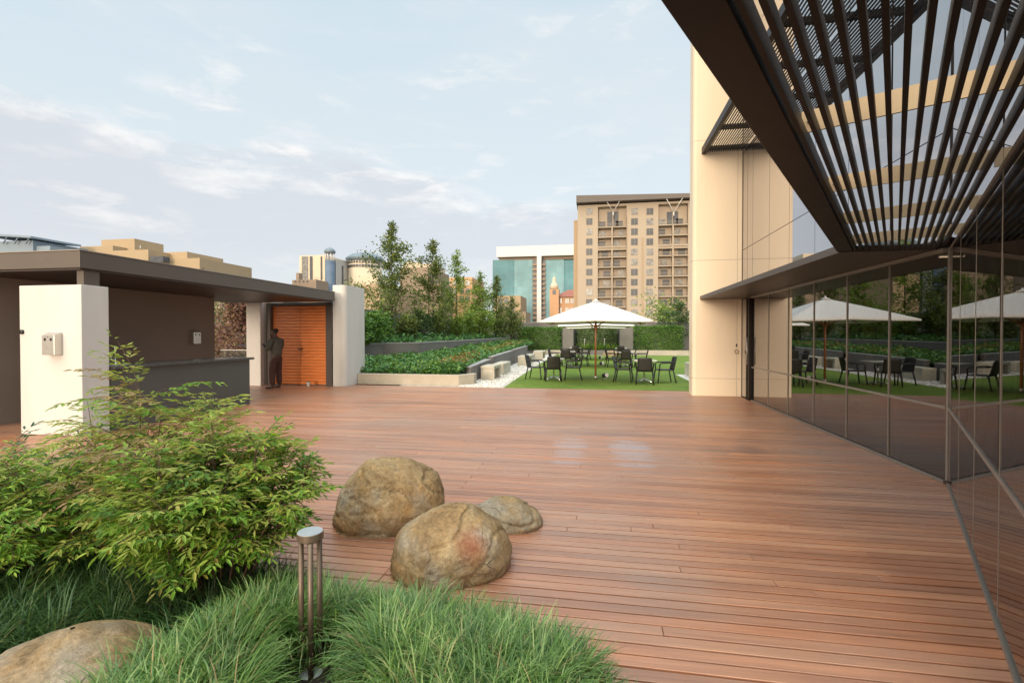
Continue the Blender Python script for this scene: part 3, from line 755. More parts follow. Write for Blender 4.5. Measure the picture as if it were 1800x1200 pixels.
def lerp_tab(y, tab):
    return float(np.interp(y, [t[0] for t in tab], [t[1] for t in tab]))
XR = [(14.6,-4.2),(15.3,-4.15),(18.9,-4.42),(25.4,-4.6),(32,-4.75),(38.5,-5.0)]
ZRr = [(14.6,.28),(15.4,.44),(19,.54),(25,.66),(32,.78),(38.5,.85)]
XL = [(14.6,-9.75),(19,-9.45),(19.8,-9.1),(20.15,-8.5),(20.9,-7.9),(25,-7.3),(31,-6.8),(38.5,-6.3)]
ZL = [(14.6,.35),(17,.45),(20.2,.58),(25,.78),(31,.95),(38.5,1.08)]
def slope_grid(name, ys, nx, xl, xr, zl, zr):
    b_ = MB(); vs = []; fs = []
    for y in ys:
        for k in range(nx+1):
            t = k/nx; vs.append((lerp_tab(y,xl)*(1-t)+lerp_tab(y,xr)*t, y, lerp_tab(y,zl)*(1-t)+lerp_tab(y,zr)*t - .05 + .03*math.sin(7*t+y)))
    for i in range(len(ys)-1):
        for k in range(nx): a = i*(nx+1)+k; fs.append((a,a+1,a+nx+2,a+nx+1))
    b_.add(vs, fs); return tag(b_.build(name, M['soil']), kind='structure')
slope_grid('slope_soil', list(np.linspace(14.6,38.5,30)), 6, XL, XR, ZL, ZRr)
XL2 = [(14.6,-12.0),(38.5,-12.0)]; ZL2 = [(14.6,1.25),(38.5,1.5)]; XR2 = [(y,x-.2) for y,x in XL]; ZR2 = [(15,1.08),(20,1.15),(25,1.18),(31,1.25),(38.5,1.33)]
slope_grid('upper_soil', list(np.linspace(14.6,38.5,30)), 6, XL2, XR2, ZL2, ZR2)

def cover(name, n, ysam, tsam, xl, xr, zl, zr, mt, size, hgt, lab=None):
    P = np.zeros((n,3))
    ys = ysam(n); ts = tsam(n)
    x0 = np.interp(ys,[t[0] for t in xl],[t[1] for t in xl]); x1 = np.interp(ys,[t[0] for t in xr],[t[1] for t in xr])
    z0 = np.interp(ys,[t[0] for t in zl],[t[1] for t in zl]); z1 = np.interp(ys,[t[0] for t in zr],[t[1] for t in zr])
    P[:,0] = x0*(1-ts)+x1*ts; P[:,1] = ys
    hump = np.array([mnoise.noise(Vector((p[0]*1.6, p[1]*1.1, 3.0))) for p in P])
    P[:,2] = z0*(1-ts)+z1*ts + RNG.random(n)*hgt*(1 + 1.1*hump) 
    D = rand_dirs(n, -.2, .7); UP = rand_dirs(n, .5, 1)
    Ln = RNG.uniform(.6,1.3,n)*size; 
    o = leaf_obj(name, P, D, UP, Ln, Ln*RNG.uniform(.5,.8,n), mt)
    return tag(o, kind='stuff')
near = lambda a, b_, p=1.5: (lambda n: a + (b_-a)*RNG.random(n)**p)
uni = lambda a, b_: (lambda n: RNG.uniform(a, b_, n))
cover('ground_cover', 24000, near(14.62,38,1.5), uni(0,1), XL, XR, ZL, ZRr, M['ivy'], .105, .19)
cover('pale_ground_cover', 7000, near(14.62,38,1.4), uni(0,1), XL, XR, ZL, ZRr, M['treeleaf2'], .085, .22)
cover('rusty_ground_cover', 900, near(15.3,19.5,1), uni(.80,.97), XL, XR, ZL, ZRr, M['ivyrust'], .09, .30)
cover('rusty_ground_cover', 700, near(22,33,1), uni(.70,.93), XL, XR, ZL, ZRr, M['ivyrust'], .10, .32)
cover('ground_cover', 1100, near(14.65,16.0,1), lambda n: 1-RNG.random(n)*.25, XL, XR, ZL, ZRr, M['hedge'], .10, .22)
cover('upper_ground_cover', 9000, near(15,38,1.4), lambda n: 1-RNG.random(n)**1.6, XL2, XR2, ZL2, ZR2, M['ivy'], .13, .30)

def bench(x, y, w, ln, h, label, solid=False, rz=0, m='paleconc'):
    r = thing('concrete_bench', label, 'bench', (x, y, 0), rz, 'concrete bench blocks')
    b_ = MB(); b_.box(0,0,h-.11,w,ln,h); b_.build('seat_slab', M[m], r, bevel=.012, local=True)
    for a, c in ((0,.20),(ln-.20,ln)) if not solid else ((0.003,ln-.003),):
        l = MB(); l.box(.004,a+.002,.0,w-.004,c-.002,h-.112); l.build('support', M[m], r, bevel=.008, local=True)
    return r
bench(-3.96,16.4,.48,1.15,.49,'first square concrete bench with open side on white gravel, nearest the deck')
bench(-3.98,18.5,.42,1.9,.45,'long solid grey concrete bench just behind the first square bench', True, .03)
bench(-3.95,24.3,.55,1.3,.50,'square open concrete bench half hidden by the left front chairs',)
bench(-3.95,26.6,.42,1.7,.46,'long low concrete bench past the second square bench', True, .03)
bench(-4.0,30.6,.62,1.6,.52,'last pale concrete bench on the gravel near the left hedge')
bench(3.36,17.6,.8,2.4,.50,'pale concrete bench block beside the beige end wall right of the lawn', True)

# back of the garden
wall_thing('garden_wall', [(-13.2,42.5),(9.5,42.5),(9.5,42.8),(-13.2,42.8)], 0, 2.62, 'long grey boundary wall closing the garden behind the hedges', 'wall', M['greyconc'], .05)
wall_thing('parapet_wall', [(-12.6,17.6),(-12.3,17.6),(-12.3,42.4),(-12.6,42.4)], 0, 2.9, 'grey parapet wall behind the trees on the upper terrace', 'wall', M['greyconc'], .05)
wall_thing('low_wall', [(-5.0,39.0),(-1.95,39.0),(-1.95,39.3),(-5.0,39.3)], 0, .36, 'low concrete wall under the left hedge', 'wall', M['concrete'])
wall_thing('low_wall', [(-1.94,39.02),(1.78,39.02),(1.78,39.3),(-1.94,39.3)], 0, .36, 'low grey wall in front of the planted niche', 'wall', M['greyconc'])
wall_thing('low_wall', [(1.79,39.0),(8.6,39.0),(8.6,39.3),(1.79,39.3)], 0, .38, 'low concrete wall under the right hedge', 'wall', M['concrete'])
wall_thing('wall_pier', [(-2.75,39.35),(-1.9,39.35),(-1.9,42.3),(-2.75,42.3)], 0, 2.1, 'square grey pier left of the planted niche', 'pier', M['greyconc'], None, 'piers beside the niche')
wall_thing('wall_pier', [(1.75,39.35),(2.75,39.35),(2.75,42.3),(1.75,42.3)], 0, 2.1, 'square grey pier right of the planted niche', 'pier', M['greyconc'], None, 'piers beside the niche')
mb = MB(); mb.prism([(-5,39.3),(8.6,39.3),(8.6,42.45),(-5,42.45)], -.07, .30); tag(mb.build('back_bed_soil', M['soil']), kind='structure')

def hedge(x0, x1, y0, y1, z0, z1, n, label, mt='hedge', top=0.08):
    r = thing('hedge', label, 'hedge', ((x0+x1)/2, (y0+y1)/2, z0))
    c = MB(); c.box(x0+.15,y0+.15,z0,x1-.15,y1-.15,z1-.18); c.build('twig_core', M['treedark'], r)
    P = np.stack([RNG.uniform(x0,x1,n), RNG.uniform(y0,y1,n), RNG.uniform(z0,z1,n)],1)
    side = RNG.random(n)
    k = side < .55; P[k,1] = y0 + np.abs(RNG.normal(0,.10,k.sum())); k2 = (side >= .55)&(side < .85); P[k2,2] = z1 - np.abs(RNG.normal(0,.10,k2.sum()))
    bump = np.array([mnoise.noise(Vector((p[0]*1.1,p[2]*1.3,p[1]))) for p in P])
    P[:,2] += bump*top*1.5*(P[:,2]-z0)/(z1-z0); P[:,1] -= bump*.12
    leaf_obj('foliage', P, rand_dirs(n,-.3,1), rand_dirs(n,.1,1), RNG.uniform(.09,.18,n), RNG.uniform(.05,.10,n), M[mt], None, r)
hedge(-6.6,-2.8,39.4,40.8,.3,2.15,4500,'clipped dark green hedge left of the niche behind the low wall')
hedge(2.8,6.6,39.4,40.8,.3,2.2,4500,'clipped green hedge right of the niche behind the low wall')
hedge(-1.85,1.7,41.3,42.2,.3,2.5,3600,'dark hedge at the back of the niche between two piers','treedark')
def strap_plant(x, y, z, n, ln, label, mt='hedge', flower=False):
    r = thing('strap_leaf_plant', label, 'plant', (x, y, z), 0, 'strap leaved plants in the niche')
    P = np.tile(np.array([[x,y,z]]),(n,1)) + RNG.normal(0,.05,(n,3))*[1,1,0]
    D = rand_dirs(n,.25,.95)
    leaf_obj('leaf_tuft', P, D, np.tile([[0,0,1.]],(n,1)), RNG.uniform(.6,1.1,n)*ln, np.full(n,.06), M[mt], None, r)
    if flower:
        s_ = MB(); s_.tube([(x,y,z),(x+.05,y,z+ln*1.25)],.012,5)
        s_.lathe(x+.05,y,[(.001,z+ln*1.15),(.045,z+ln*1.2),(.035,z+ln*1.26),(.001,z+ln*1.28)],8); s_.build('flower_head', M['paper'], r)
pos = ['leftmost','second from left','third from left','middle','third from right','second from right','rightmost']
for i in range(7):
    strap_plant(-1.6+i*.53, 40.2+.25*(i%2), .3, 60, .75, 'strap leaved green plant in the niche, %s of the row' % pos[i], 'treeleaf2' if i%2 else 'hedge', i in (1,4))

# ------------------------------------------------------------------ trees
def crown_tree(name, x, y, z0, h, label, mt, prof, nl, lsize, ntr=.05, limbs=46, start=.12, spire=False, group=None, kind='tree', lean=0):
    r = thing(name, label, kind, (x, y, z0), 0, group)
    rr = random.Random(int(abs(x*131+y*17)))
    tp = []
    for i in range(9):
        t = i/8; tp.append(Vector((x + lean*t + .06*h*.1*math.sin(3*t+x), y + .05*h*.1*math.sin(4*t+y), z0 + h*t*.98)))
    tr = MB(); tr.tube(tp, [max(.008, ntr*(1-.93*i/8)) for i in range(9)], 8)
    trunk = tr.build('trunk', M['bark'], r)
    lm = MB(); Ps = []; 
    def at(t):
        f = t*8; i = min(7,int(f)); return tp[i].lerp(tp[i+1], f-i)
    for k in range(limbs):
        t = start + (1-start)*((k+rr.random())/limbs)**.9
        R = prof(t)*h*rr.uniform(.45,1.5)*(.95 if h > 3.9 and z0 > 1 else 1)
        a = rr.uniform(0,6.283); el = rr.uniform(.25,.75) + (.5 if t > .8 else 0)
        p0 = at(min(t,.985)); d = Vector((math.cos(a)*math.cos(el), math.sin(a)*math.cos(el), math.sin(el)))
        p1 = p0 + d*R*.6; p2 = p0 + d*R + Vector((0,0,R*.10*rr.uniform(-1.2,.6)))
        lm.tube([p0,p1,p2], [max(.006,ntr*.3*(1-t*.7)), .006*h/6+.003, .003], 5, caps=False)
        m_ = max(3, int(nl/limbs * (.10 + 1.4*prof(t)/max(prof(.3),.01))))
        tt = RNG.random(m_)**.5
        m0 = rr.uniform(.35,1.0)
        pts = np.array(p0)[None]*(1-tt[:,None]) + np.array(p2)[None]*tt[:,None]
        pts += RNG.normal(0,1,(m_,3))*np.array([1,1,.75])*(.07 + .17*R*m0)
        Ps.append(pts)
    lm.build('limbs', M['bark'], trunk)
    P = np.concatenate(Ps); n = len(P)
    leaf_obj('crown', P, rand_dirs(n,-.6,.9), rand_dirs(n,0,1), RNG.uniform(.6,1.3,n)*lsize, RNG.uniform(.35,.6,n)*lsize, M[mt], None, r)
    return r
slim = lambda t: float(np.interp(t,[0,.12,.3,.55,.72,.85,.93,1],[.13,.24,.27,.22,.15,.06,.025,.008]))
slim2 = lambda t: float(np.interp(t,[0,.12,.3,.55,.75,.88,.95,1],[.10,.18,.21,.18,.12,.065,.03,.01]))
rows_t = [ # u, Y, top v, mat, label
 (690,22.9,386,'treeleaf',5600,slim,'tallest slender olive green tree with a bare spiky top behind the slope'),
 (762,26.2,420,'treeleaf',4200,slim2,'second slender tree with a bare tip, right of the tallest tree'),
 (803,28.0,440,'treeleaf2',2800,slim2,'loose see-through young tree with pale trunk right of the second slender tree'),
 (843,31.0,476,'treeleaf2',3000,slim,'fresh green bushy young tree in the middle of the row'),
 (872,33.5,482,'treeleaf',2600,slim2,'thin young tree near the right end of the row'),
 (899,36.0,520,'treeleaf',2000,slim,'last small tree of the row beside the left hedge'),
]
for u,Y,vt,mt_,nl,pf,lab in rows_t:
    X = PX(u,Y); crown_tree('slender_tree', X, Y, 1.2, PZ(vt,u,Y)-1.2, lab, mt_, pf, nl, .15, .055, 44, .08, group='young trees on the upper terrace')
ball = lambda t: .48*math.sin(math.pi*min(1,t*.85+.12))**.6
shr = [(655,19.5,555,'hedge','dark glossy shrub beside the far white pillar'),(672,21.5,562,'hedge','dark shrub at the foot of the tallest tree, left side'),(715,23.5,560,'treeleaf','olive shrub at the foot of the tallest tree, right side'),
       (738,25.5,552,'treedark','dark shrub between the two tallest trees'),(772,27.5,558,'treeleaf','olive shrub under the second slender tree'),(800,28.6,566,'treeleaf2','bright shrub under the loose young tree'),
       (825,30.2,556,'treeleaf2','bright yellow green bamboo-like shrub in the middle of the row'),(852,32.0,552,'treeleaf2','lush green shrub right of the bamboo-like one'),(878,34.5,560,'treeleaf','olive green shrub near the right end of the row'),
       (902,37,556,'treeleaf','last shrub before the left hedge'),(640,18.6,566,'hedge','low leafy shrub touching the white pillar')]
for u,Y,vt,mt_,lab in shr:
    X = PX(u,Y); hh = PZ(vt,u,Y)-1.15
    crown_tree('shrub', X, Y, 1.15, hh, lab, mt_, ball, 1500, .15, .03, 40, .05, group='shrubs between the trees', kind='shrub')
crown_tree('small_tree', PX(1203,38), 41.0, .3, 3.6, 'small dark tree rising behind the right hedge beside the beige wall', 'treedark', ball, 1500, .2, .06, 40, .2)
crown_tree('small_tree', PX(1168,52), 52, -6, PZ(553,1168,52)+6, 'pale yellow green treetop showing over the boundary wall at right', 'treeleaf2', ball, 2200, .35, .12, 50, .35)
crown_tree('red_leaf_tree', PX(425,30), 30, -9, PZ(535,425,30)+9, 'purple red leaved tree seen through the open bar', 'redleaf', lambda t: .34*math.sin(math.pi*min(1,t*.85+.12))**.6, 14000, .24, .22, 110, .35)
crown_tree('green_tree', PX(392,38), 38, -9, PZ(560,392,38)+9, 'dark green tree behind the red leaved one, in the bar opening', 'treedark', ball, 4000, .3, .22, 60, .35)

# ------------------------------------------------------------------ umbrellas, tables, chairs, spots
def make_umbrella():
    r = thing('parasol', 'x', 'parasol', (0,0,0), 0, 'white square parasols on the lawn')
    c = MB(); hw, ze, zt = 1.75, 2.04, 2.72
    n = 10; ring = []
    vs = [(0,0,zt)]; fs = []
    # eight panels, slightly sagging between ribs
    peri = []
    for k in range(8*n):
        t = k/(8*n)*8; sd = int(t)//2
        q = t/2 - sd
        x, y = [(-hw+2*hw*q,-hw),(hw,-hw+2*hw*q),(hw-2*hw*q,hw),(-hw,hw-2*hw*q)][sd]
        peri.append((x,y,k))
    rings = [.06,.2,.4,.6,.8,1.0]
    for f in rings:
        for x,y,k in peri:
            w = abs(math.sin(math.pi*((k/n)%1)))
            ln = math.hypot(x,y)/hw
            z = zt - (zt-ze)*(f**1.08) - .035*w*math.sin(math.pi*min(1,f)) - .02*w*f - (ln-1)*.10*f + .0
            vs.append((x*f,y*f,z))
    m_ = len(peri)
    for k in range(m_): fs.append((0,1+k,1+(k+1)%m_))
    for i in range(len(rings)-1):
        for k in range(m_): fs.append((1+i*m_+k,1+(i+1)*m_+k,1+(i+1)*m_+(k+1)%m_,1+i*m_+(k+1)%m_))
    b0 = 1+(len(rings)-1)*m_
    val = []
    for x,y,k in peri:
        z = vs[b0+k][2]; vs.append((x*1.002,y*1.002,z-.05)); 
    for k in range(m_): fs.append((b0+k,b0+m_+k,b0+m_+(k+1)%m_,b0+(k+1)%m_))
    c.add(vs, fs, 0, True)
    can_ = c.build('canopy', M['canvas'], r, local=True)
    so = can_.modifiers.new('thick','SOLIDIFY'); so.thickness = .006
    t_ = MB(); t_.lathe(0,0,[(.16,2.70),(.10,2.735),(.03,2.76),(.025,2.80),(.0001,2.81)],14); t_.build('vent_cap', M['canvas'], r, local=True)
    p = MB(); p.tube([(0,0,.10),(0,0,2.70)], .034, 14); p.build('pole', M['polewood'], r, local=True)
    p = MB(); p.lathe(0,0,[(.05,.004),(.05,.10),(.042,.12)],16); p.build('ground_sleeve', M['steel'], r, local=True)
    p = MB(); p.lathe(0,0,[(.06,1.80),(.06,1.88),(.04,1.90)],12); p.build('hub', M['polewood'], r, local=True)
    for k in range(8):
        a = math.pi/4*k; L_ = hw*(1.40 if k%2 else 1.0)
        cxx, cyy = math.cos(a), math.sin(a)
        zz = ze + (.0 if not k%2 else -.035)
        s_ = MB(); s_.bar((cxx*.05,cyy*.05,2.62),(cxx*L_*.98,cyy*L_*.98,zz-.03), .022, .03); rb = s_.build('rib', M['polewood'], r, local=True)
        q = MB(); q.bar((cxx*.05,cyy*.05,1.84),(cxx*L_*.42,cyy*L_*.42,2.62-(2.62-zz+.03)*.43-.02), .018, .026); q.build('strut', M['polewood'], rb, local=True)
    return r
um = make_umbrella()
UY = [17.3, 24.7, 31.6]
ul = ['nearest white square parasol with a wooden pole in the middle of the lawn','second white parasol directly behind the nearest one','farthest white parasol behind the second one']
for i, Y in enumerate(UY):
    o = um if i == 0 else copy_tree(um)
    o.location = (-.06 - .02*i, Y, .004); o['label'] = ul[i]

def make_chair():
    r = thing('armchair', 'x', 'chair', (0,0,0), 0, 'black weave armchairs at the lawn tables')
    s_ = MB(); s_.box(-.25,-.24,.40,.25,.24,.435); s_.build('seat', M['wicker'], r, bevel=.015, local=True)
    b_ = MB(); vs=[]; fs=[]
    nx, nz = 8, 8
    for side in (0,1):
        for j in range(nz+1):
            for i in range(nx+1):
                u = i/nx*2-1; v = j/nz
                w = .235*(1 - .10*v) * (1 if v < .85 else math.sqrt(max(.0,1-((v-.85)/.15)**2*.10)))
                z = .42 + .43*v - .02*abs(u)**4*(v>.9)
                y = -.235 - .10*v - .03*(1-u*u) - side*.022
                vs.append((u*w,y,z))
    m_ = (nx+1)*(nz+1)
    for j in range(nz):
        for i in range(nx):
            a = j*(nx+1)+i; fs.append((a,a+1,a+nx+2,a+nx+1)); fs.append((m_+a,m_+a+nx+1,m_+a+nx+2,m_+a+1))
    for i in range(nx):
        fs.append((i,m_+i,m_+i+1,i+1)); a = nz*(nx+1)+i; fs.append((a,a+1,m_+a+1,m_+a))
    for j in range(nz):
        a = j*(nx+1); fs.append((a,a+nx+1,m_+a+nx+1,m_+a)); a += nx; fs.append((a,m_+a,m_+a+nx+1,a+nx+1))
    b_.add(vs, fs, 0, True); b_.build('backrest', M['wicker'], r, local=True)
    for sx in (-1,1):
        l = MB(); l.tube([(sx*.245,.225,.41),(sx*.275,.275,.0)],[.024,.019],8); l.build('leg', M['black'], r, local=True)
        l = MB(); l.tube([(sx*.235,-.225,.41),(sx*.265,-.31,.0)],[.024,.019],8); l.build('leg', M['black'], r, local=True)
        a_ = MB(); a_.tube([(sx*.245,.22,.42),(sx*.275,.21,.60),(sx*.28,.17,.645),(sx*.275,.0,.655),(sx*.255,-.20,.66),(sx*.235,-.28,.665)],[.02,.02,.023,.024,.022,.018],8); a_.build('armrest', M['black'], r, local=True)
    return r
def make_table():
    r = thing('cafe_table', 'x', 'table', (0,0,0), 0, 'white topped cafe tables on the lawn')
    t_ = MB(); t_.box(-.36,-.36,.705,.36,.36,.735); t_.build('tabletop', M['tabletop'], r, bevel=.008, local=True)
    t_ = MB(); t_.tube([(0,0,.06),(0,0,.705)],.027,12); t_.build('column', M['chrome'], r, local=True)
    for k in range(4):
        a = math.pi/4+math.pi/2*k; f = MB()
        f.tube([(0,0,.075),(math.cos(a)*.17,math.sin(a)*.17,.055),(math.cos(a)*.32,math.sin(a)*.32,.022)],[.026,.022,.018],8); f.build('foot', M['chrome'], r, local=True)
    return r
ch0, tb0 = make_chair(), make_table(); uc = ut = False
sets = [(-1.50,17.1,'left front',1.0),(1.52,16.6,'right front',1.0),(-1.45,24.8,'left middle',1.0),(1.35,24.3,'right middle',1.0),(-1.40,32.2,'left rear',1.0),(1.45,31.4,'right rear',1.0)]
rr = random.Random(5)
for cx, cy, nm, _ in sets:
    o = tb0 if not ut else copy_tree(tb0); ut = True
    o.location = (cx,cy,.004); o.rotation_euler.z = rr.uniform(-.06,.06); o['label'] = 'white topped cafe table with chrome cross foot, %s table on the lawn' % nm
    spots = [(0,-.62,0,'nearest the camera, its back turned'),(-.66,.0,-math.pi/2,'on the left side'),(.66,.02,math.pi/2,'on the right side'),(.05,.66,math.pi,'on the far side')]
    for dx,dy,rz,wh in (spots[:3] if 'front' in nm else spots):
        c = ch0 if not uc else copy_tree(ch0); uc = True
        c.location = (cx+dx+rr.uniform(-.05,.05), cy+dy+rr.uniform(-.06,.06), .004); c.rotation_euler.z = rz + rr.uniform(-.18,.18)
        c['label'] = 'black woven armchair at the %s table, %s' % (nm, wh)
def make_spot():
    r = thing('ground_spotlight', 'x', 'spotlight', (0,0,0), 0, 'spotlights on the lawn')
    s_ = MB(); s_.tube([(0,-.09,.11),(0,.08,.14)],[.075,.085],16); s_.build('housing', M['black'], r, local=True)
    s_ = MB(); s_.tube([(.0,.079,.14),(0,.10,.143)],[.085,.07],16); s_.build('lens_ring', M['paper'], r, local=True)
    s_ = MB(); s_.box(-.02,-.02,.0,.02,.02,.06); s_.box(-.06,-.05,.0,.06,.05,.012); s_.build('bracket', M['steel'], r, local=True)
    return r
sp0 = make_spot()
for i,(x,y,l) in enumerate(((.27,17.6,'near the foot of the front pole'),(.22,25.2,'by the second parasol pole'),(.2,32.0,'by the farthest parasol pole'))):
    o = sp0 if i == 0 else copy_tree(sp0); o.location = (x,y,.004); o.rotation_euler.z = -2.3; o['label'] = 'small black and white ground spotlight ' + l
# pale boulder by the back wall
def rock(name, label, x, y, z, w, h, prof, m, depth=.85, seed=0, face=0, amp=.05):
    """prof: list of (height fraction, left, right) of the outline as fractions of w"""
    r = bpy.data.meshes.new(name); nh, na = 44, 110
    ph = [p[0] for p in prof]; V = []
    ca, sa = math.cos(face), math.sin(face)
    for j in range(nh+1):
        f = (j/nh); hh = math.sin(f*math.pi/2)            # denser at the top
        l = np.interp(hh, ph, [p[1] for p in prof]); rt = np.interp(hh, ph, [p[2] for p in prof])
        c, hw = (l+rt)/2*w, (rt-l)/2*w
        if j == nh: hw *= .02
        for k in range(na):
            t = 2*math.pi*k/na
            e = .92
            px, py = math.copysign(abs(math.cos(t))**e, math.cos(t)), math.copysign(abs(math.sin(t))**e, math.sin(t))
            p = Vector((c + hw*px, hw*depth*py, hh*h))
            q = Vector((p.x*2.2+seed, p.y*2.2, p.z*2.2))
            d = mnoise.fractal(q, .9, 2.1, 5) * amp + abs(mnoise.noise(q*1.1)) * amp*.9
            rg = mnoise.noise(Vector((q.x*1.0, q.y*1.0, q.z*2.6+seed)))
            if abs(rg) < .035: d -= .018
            o = Vector((px, py*1.1, hh*.9)).normalized()
            p += o*d*w*1.0
            V.append((p.x*ca - p.y*sa, p.x*sa + p.y*ca, p.z))
    V = np.array(V); F = []
    for j in range(nh):
        a = j*na+np.arange(na); b2 = j*na+(np.arange(na)+1)%na
        F.append(np.stack([a,b2,b2+na,a+na],1))
    o = np_mesh(name, V, np.concatenate(F), m, None, None, True)
    me = o.data; me.polygons.foreach_set('use_smooth', [True]*len(me.polygons))
    cap = MB()
    o.location = (x,y,z); return tag(o, label, 'boulder')
face = math.radians(20)
rock('boulder','largest tan boulder with a steep left side standing on the deck',-1.68,3.80,-.04,.93,.575,
     [(0,-.46,.36),(.2,-.485,.42),(.35,-.47,.46),(.55,-.425,.455),(.72,-.365,.405),(.85,-.275,.31),(.93,-.19,.20),(1,-.03,.02)], M['rock'], .8, 1.3, face, .035)
M['rock_red'] = rockmat('red_stained_sandstone', (.17,-.20,.26))
rock('boulder','tan boulder with a red stain in front of the other two, touching the grass',-.95,3.16,-.04,.81,.455,
     [(0,-.42,.42),(.13,-.49,.47),(.28,-.5,.48),(.5,-.47,.44),(.65,-.41,.385),(.8,-.30,.29),(.9,-.18,.22),(.96,-.05,.17),(1,.05,.10)], M['rock_red'], .85, 4.2, math.radians(16), .03)
rock('boulder','small flat cracked boulder behind and right of the other two on the deck',-.76,3.97,-.03,.64,.235,
     [(0,-.42,.46),(.2,-.48,.5),(.45,-.49,.46),(.7,-.40,.33),(.88,-.24,.18),(1,-.06,.02)], M['rock_grey'], .75, 8.7, math.radians(11), .045)
rock('boulder','broad smooth half buried boulder among the grass at bottom left',-2.17,1.62,-.02,.80,.36,
     [(0,-.52,.5),(.3,-.49,.5),(.5,-.42,.47),(.7,-.30,.40),(.88,-.14,.27),(1,.05,.1)], M['rock_grey'], .8, 12.1, math.radians(36), .03)
rock('boulder','low reddish stone beside the rear right table in front of the niche',1.05,37.6,-.02,1.5,.42,
     [(0,-.5,.5),(.4,-.4,.45),(.8,-.2,.25),(1,0,.03)], M['rock'], .8, 3.1, 0, .03)

# ------------------------------------------------------------------ planted bed in the foreground
bed = [(.26,.2),(.32,1.2),(.24,1.75),(-.02,2.12),(-.42,2.32),(-.85,2.42),(-1.25,2.42),(-1.6,2.50),(-2.1,2.64),(-2.6,2.92),(-3.2,3.25),(-3.9,3.5),(-5.2,3.7),(-6.2,3.2),(-6.6,.2)]
mb = MB(); n = len(bed)
inner_ = [(p[0]*.93-.12, p[1]*.93-.0) for p in bed]
vs = [(p[0],p[1],.003) for p in bed] + [(p[0],p[1],.03) for p in inner_]
mb.add(vs, [(i,(i+1)%n,n+(i+1)%n,n+i) for i in range(n)] + [tuple(range(n,2*n))], 0, False)
tag(mb.build('bed_soil', M['soil']), kind='structure')
from mathutils.geometry import intersect_point_tri_2d
def inside(x, y, poly):
    c = False; j = len(poly)-1
    for i in range(len(poly)):
        xi, yi = poly[i]; xj, yj = poly[j]
        if ((yi > y) != (yj > y)) and (x < (xj-xi)*(y-yi)/(yj-yi+1e-12)+xi): c = not c
        j = i
    return c
def grass(name, clumps, per, gm):
    P0, AZ, LN, EL, WD = [], [], [], [], []
    for cx, cy, cz, s_ in clumps:
        n = int(per*RNG.uniform(.8,1.2)); a = RNG.uniform(0,2*math.pi,n); r0 = RNG.random(n)**.5*.07*s_
        lean = RNG.uniform(0,2*math.pi)
        az = a + RNG.normal(0,.35,n)
        P0.append(np.stack([cx+r0*np.cos(a), cy+r0*np.sin(a), np.full(n,cz)],1)); AZ.append(az)
        LN.append(RNG.uniform(.45,1.15,n)*.25*s_); EL.append(np.clip(RNG.normal(1.12,.26,n),.35,1.53)); WD.append(RNG.uniform(.0026,.0046,n))
    P0 = np.concatenate(P0); AZ = np.concatenate(AZ); LN = np.concatenate(LN); EL = np.concatenate(EL); WD = np.concatenate(WD)
    n = len(P0); S = 5; V = np.zeros((n,S+1,2,3)); p = P0.copy(); el = EL.copy()
    sd = np.stack([-np.sin(AZ), np.cos(AZ), np.zeros(n)],1)
    dr = RNG.uniform(.2,.56,n)
    for s_ in range(S+1):
        w = WD*(1 - (s_/S)**2*.92)
        V[:,s_,0] = p - sd*w[:,None]; V[:,s_,1] = p + sd*w[:,None]
        st = np.stack([np.cos(el)*np.cos(AZ), np.cos(el)*np.sin(AZ), np.sin(el)],1)*(LN/S)[:,None]
        p = p + st; el = el - dr*(.55+.35*s_/S*2)
    idx = np.arange(n)[:,None]*(2*(S+1)); F = []
    for s_ in range(S):
        b0 = idx + 2*s_; F.append(np.concatenate([b0,b0+1,b0+3,b0+2],1))
    o = np_mesh(name, V.reshape(-1,3), np.concatenate(F), M[gm], None, None, True)
    return tag(o, kind='stuff')
cl = []; tries = 0; rr = random.Random(9)
while len(cl) < 380 and tries < 16000:
    tries += 1
    x, y = rr.uniform(-1.72,.3), rr.uniform(.95,2.46)
    if not inside(x+.07, y+.06, bed): continue
    q_ = (x+1.27)*.536 + (y-2.0)*-.844; p_ = abs((x+1.27)*.844 + (y-2.0)*.536)
    if -.06 < q_ < .75 and p_ < .13: continue
    lowk = .42 if (-.12 < q_ < .95 and p_ < .27) else 1
    if math.hypot((x+2.17)/.47,(y-1.62)/.38) < 1: continue
    if any((x-c[0])**2+(y-c[1])**2 < .058**2 for c in cl): continue
    edge = min(1, .70+.9*max(0,(.26-x))*.5)
    cl.append((x,y,.03 if lowk == 1 else -1,rr.uniform(.8,1.15)*edge*lowk))
cl = [(x,y,.02 if z < 0 else .03+.11*max(0,min(1,(2.40-y)/.45))*max(0,min(1,(.30-x)/.4)),k) for x,y,z,k in cl]
grass('mondo_grass', cl, 220, 'grass')
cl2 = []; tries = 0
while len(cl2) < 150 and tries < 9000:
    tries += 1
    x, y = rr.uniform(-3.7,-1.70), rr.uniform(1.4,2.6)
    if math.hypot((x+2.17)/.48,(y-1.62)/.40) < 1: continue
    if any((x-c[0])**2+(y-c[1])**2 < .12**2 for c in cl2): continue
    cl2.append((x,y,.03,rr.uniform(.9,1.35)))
grass('shade_toned_mondo_grass', cl2, 150, 'grass_shade_tone')

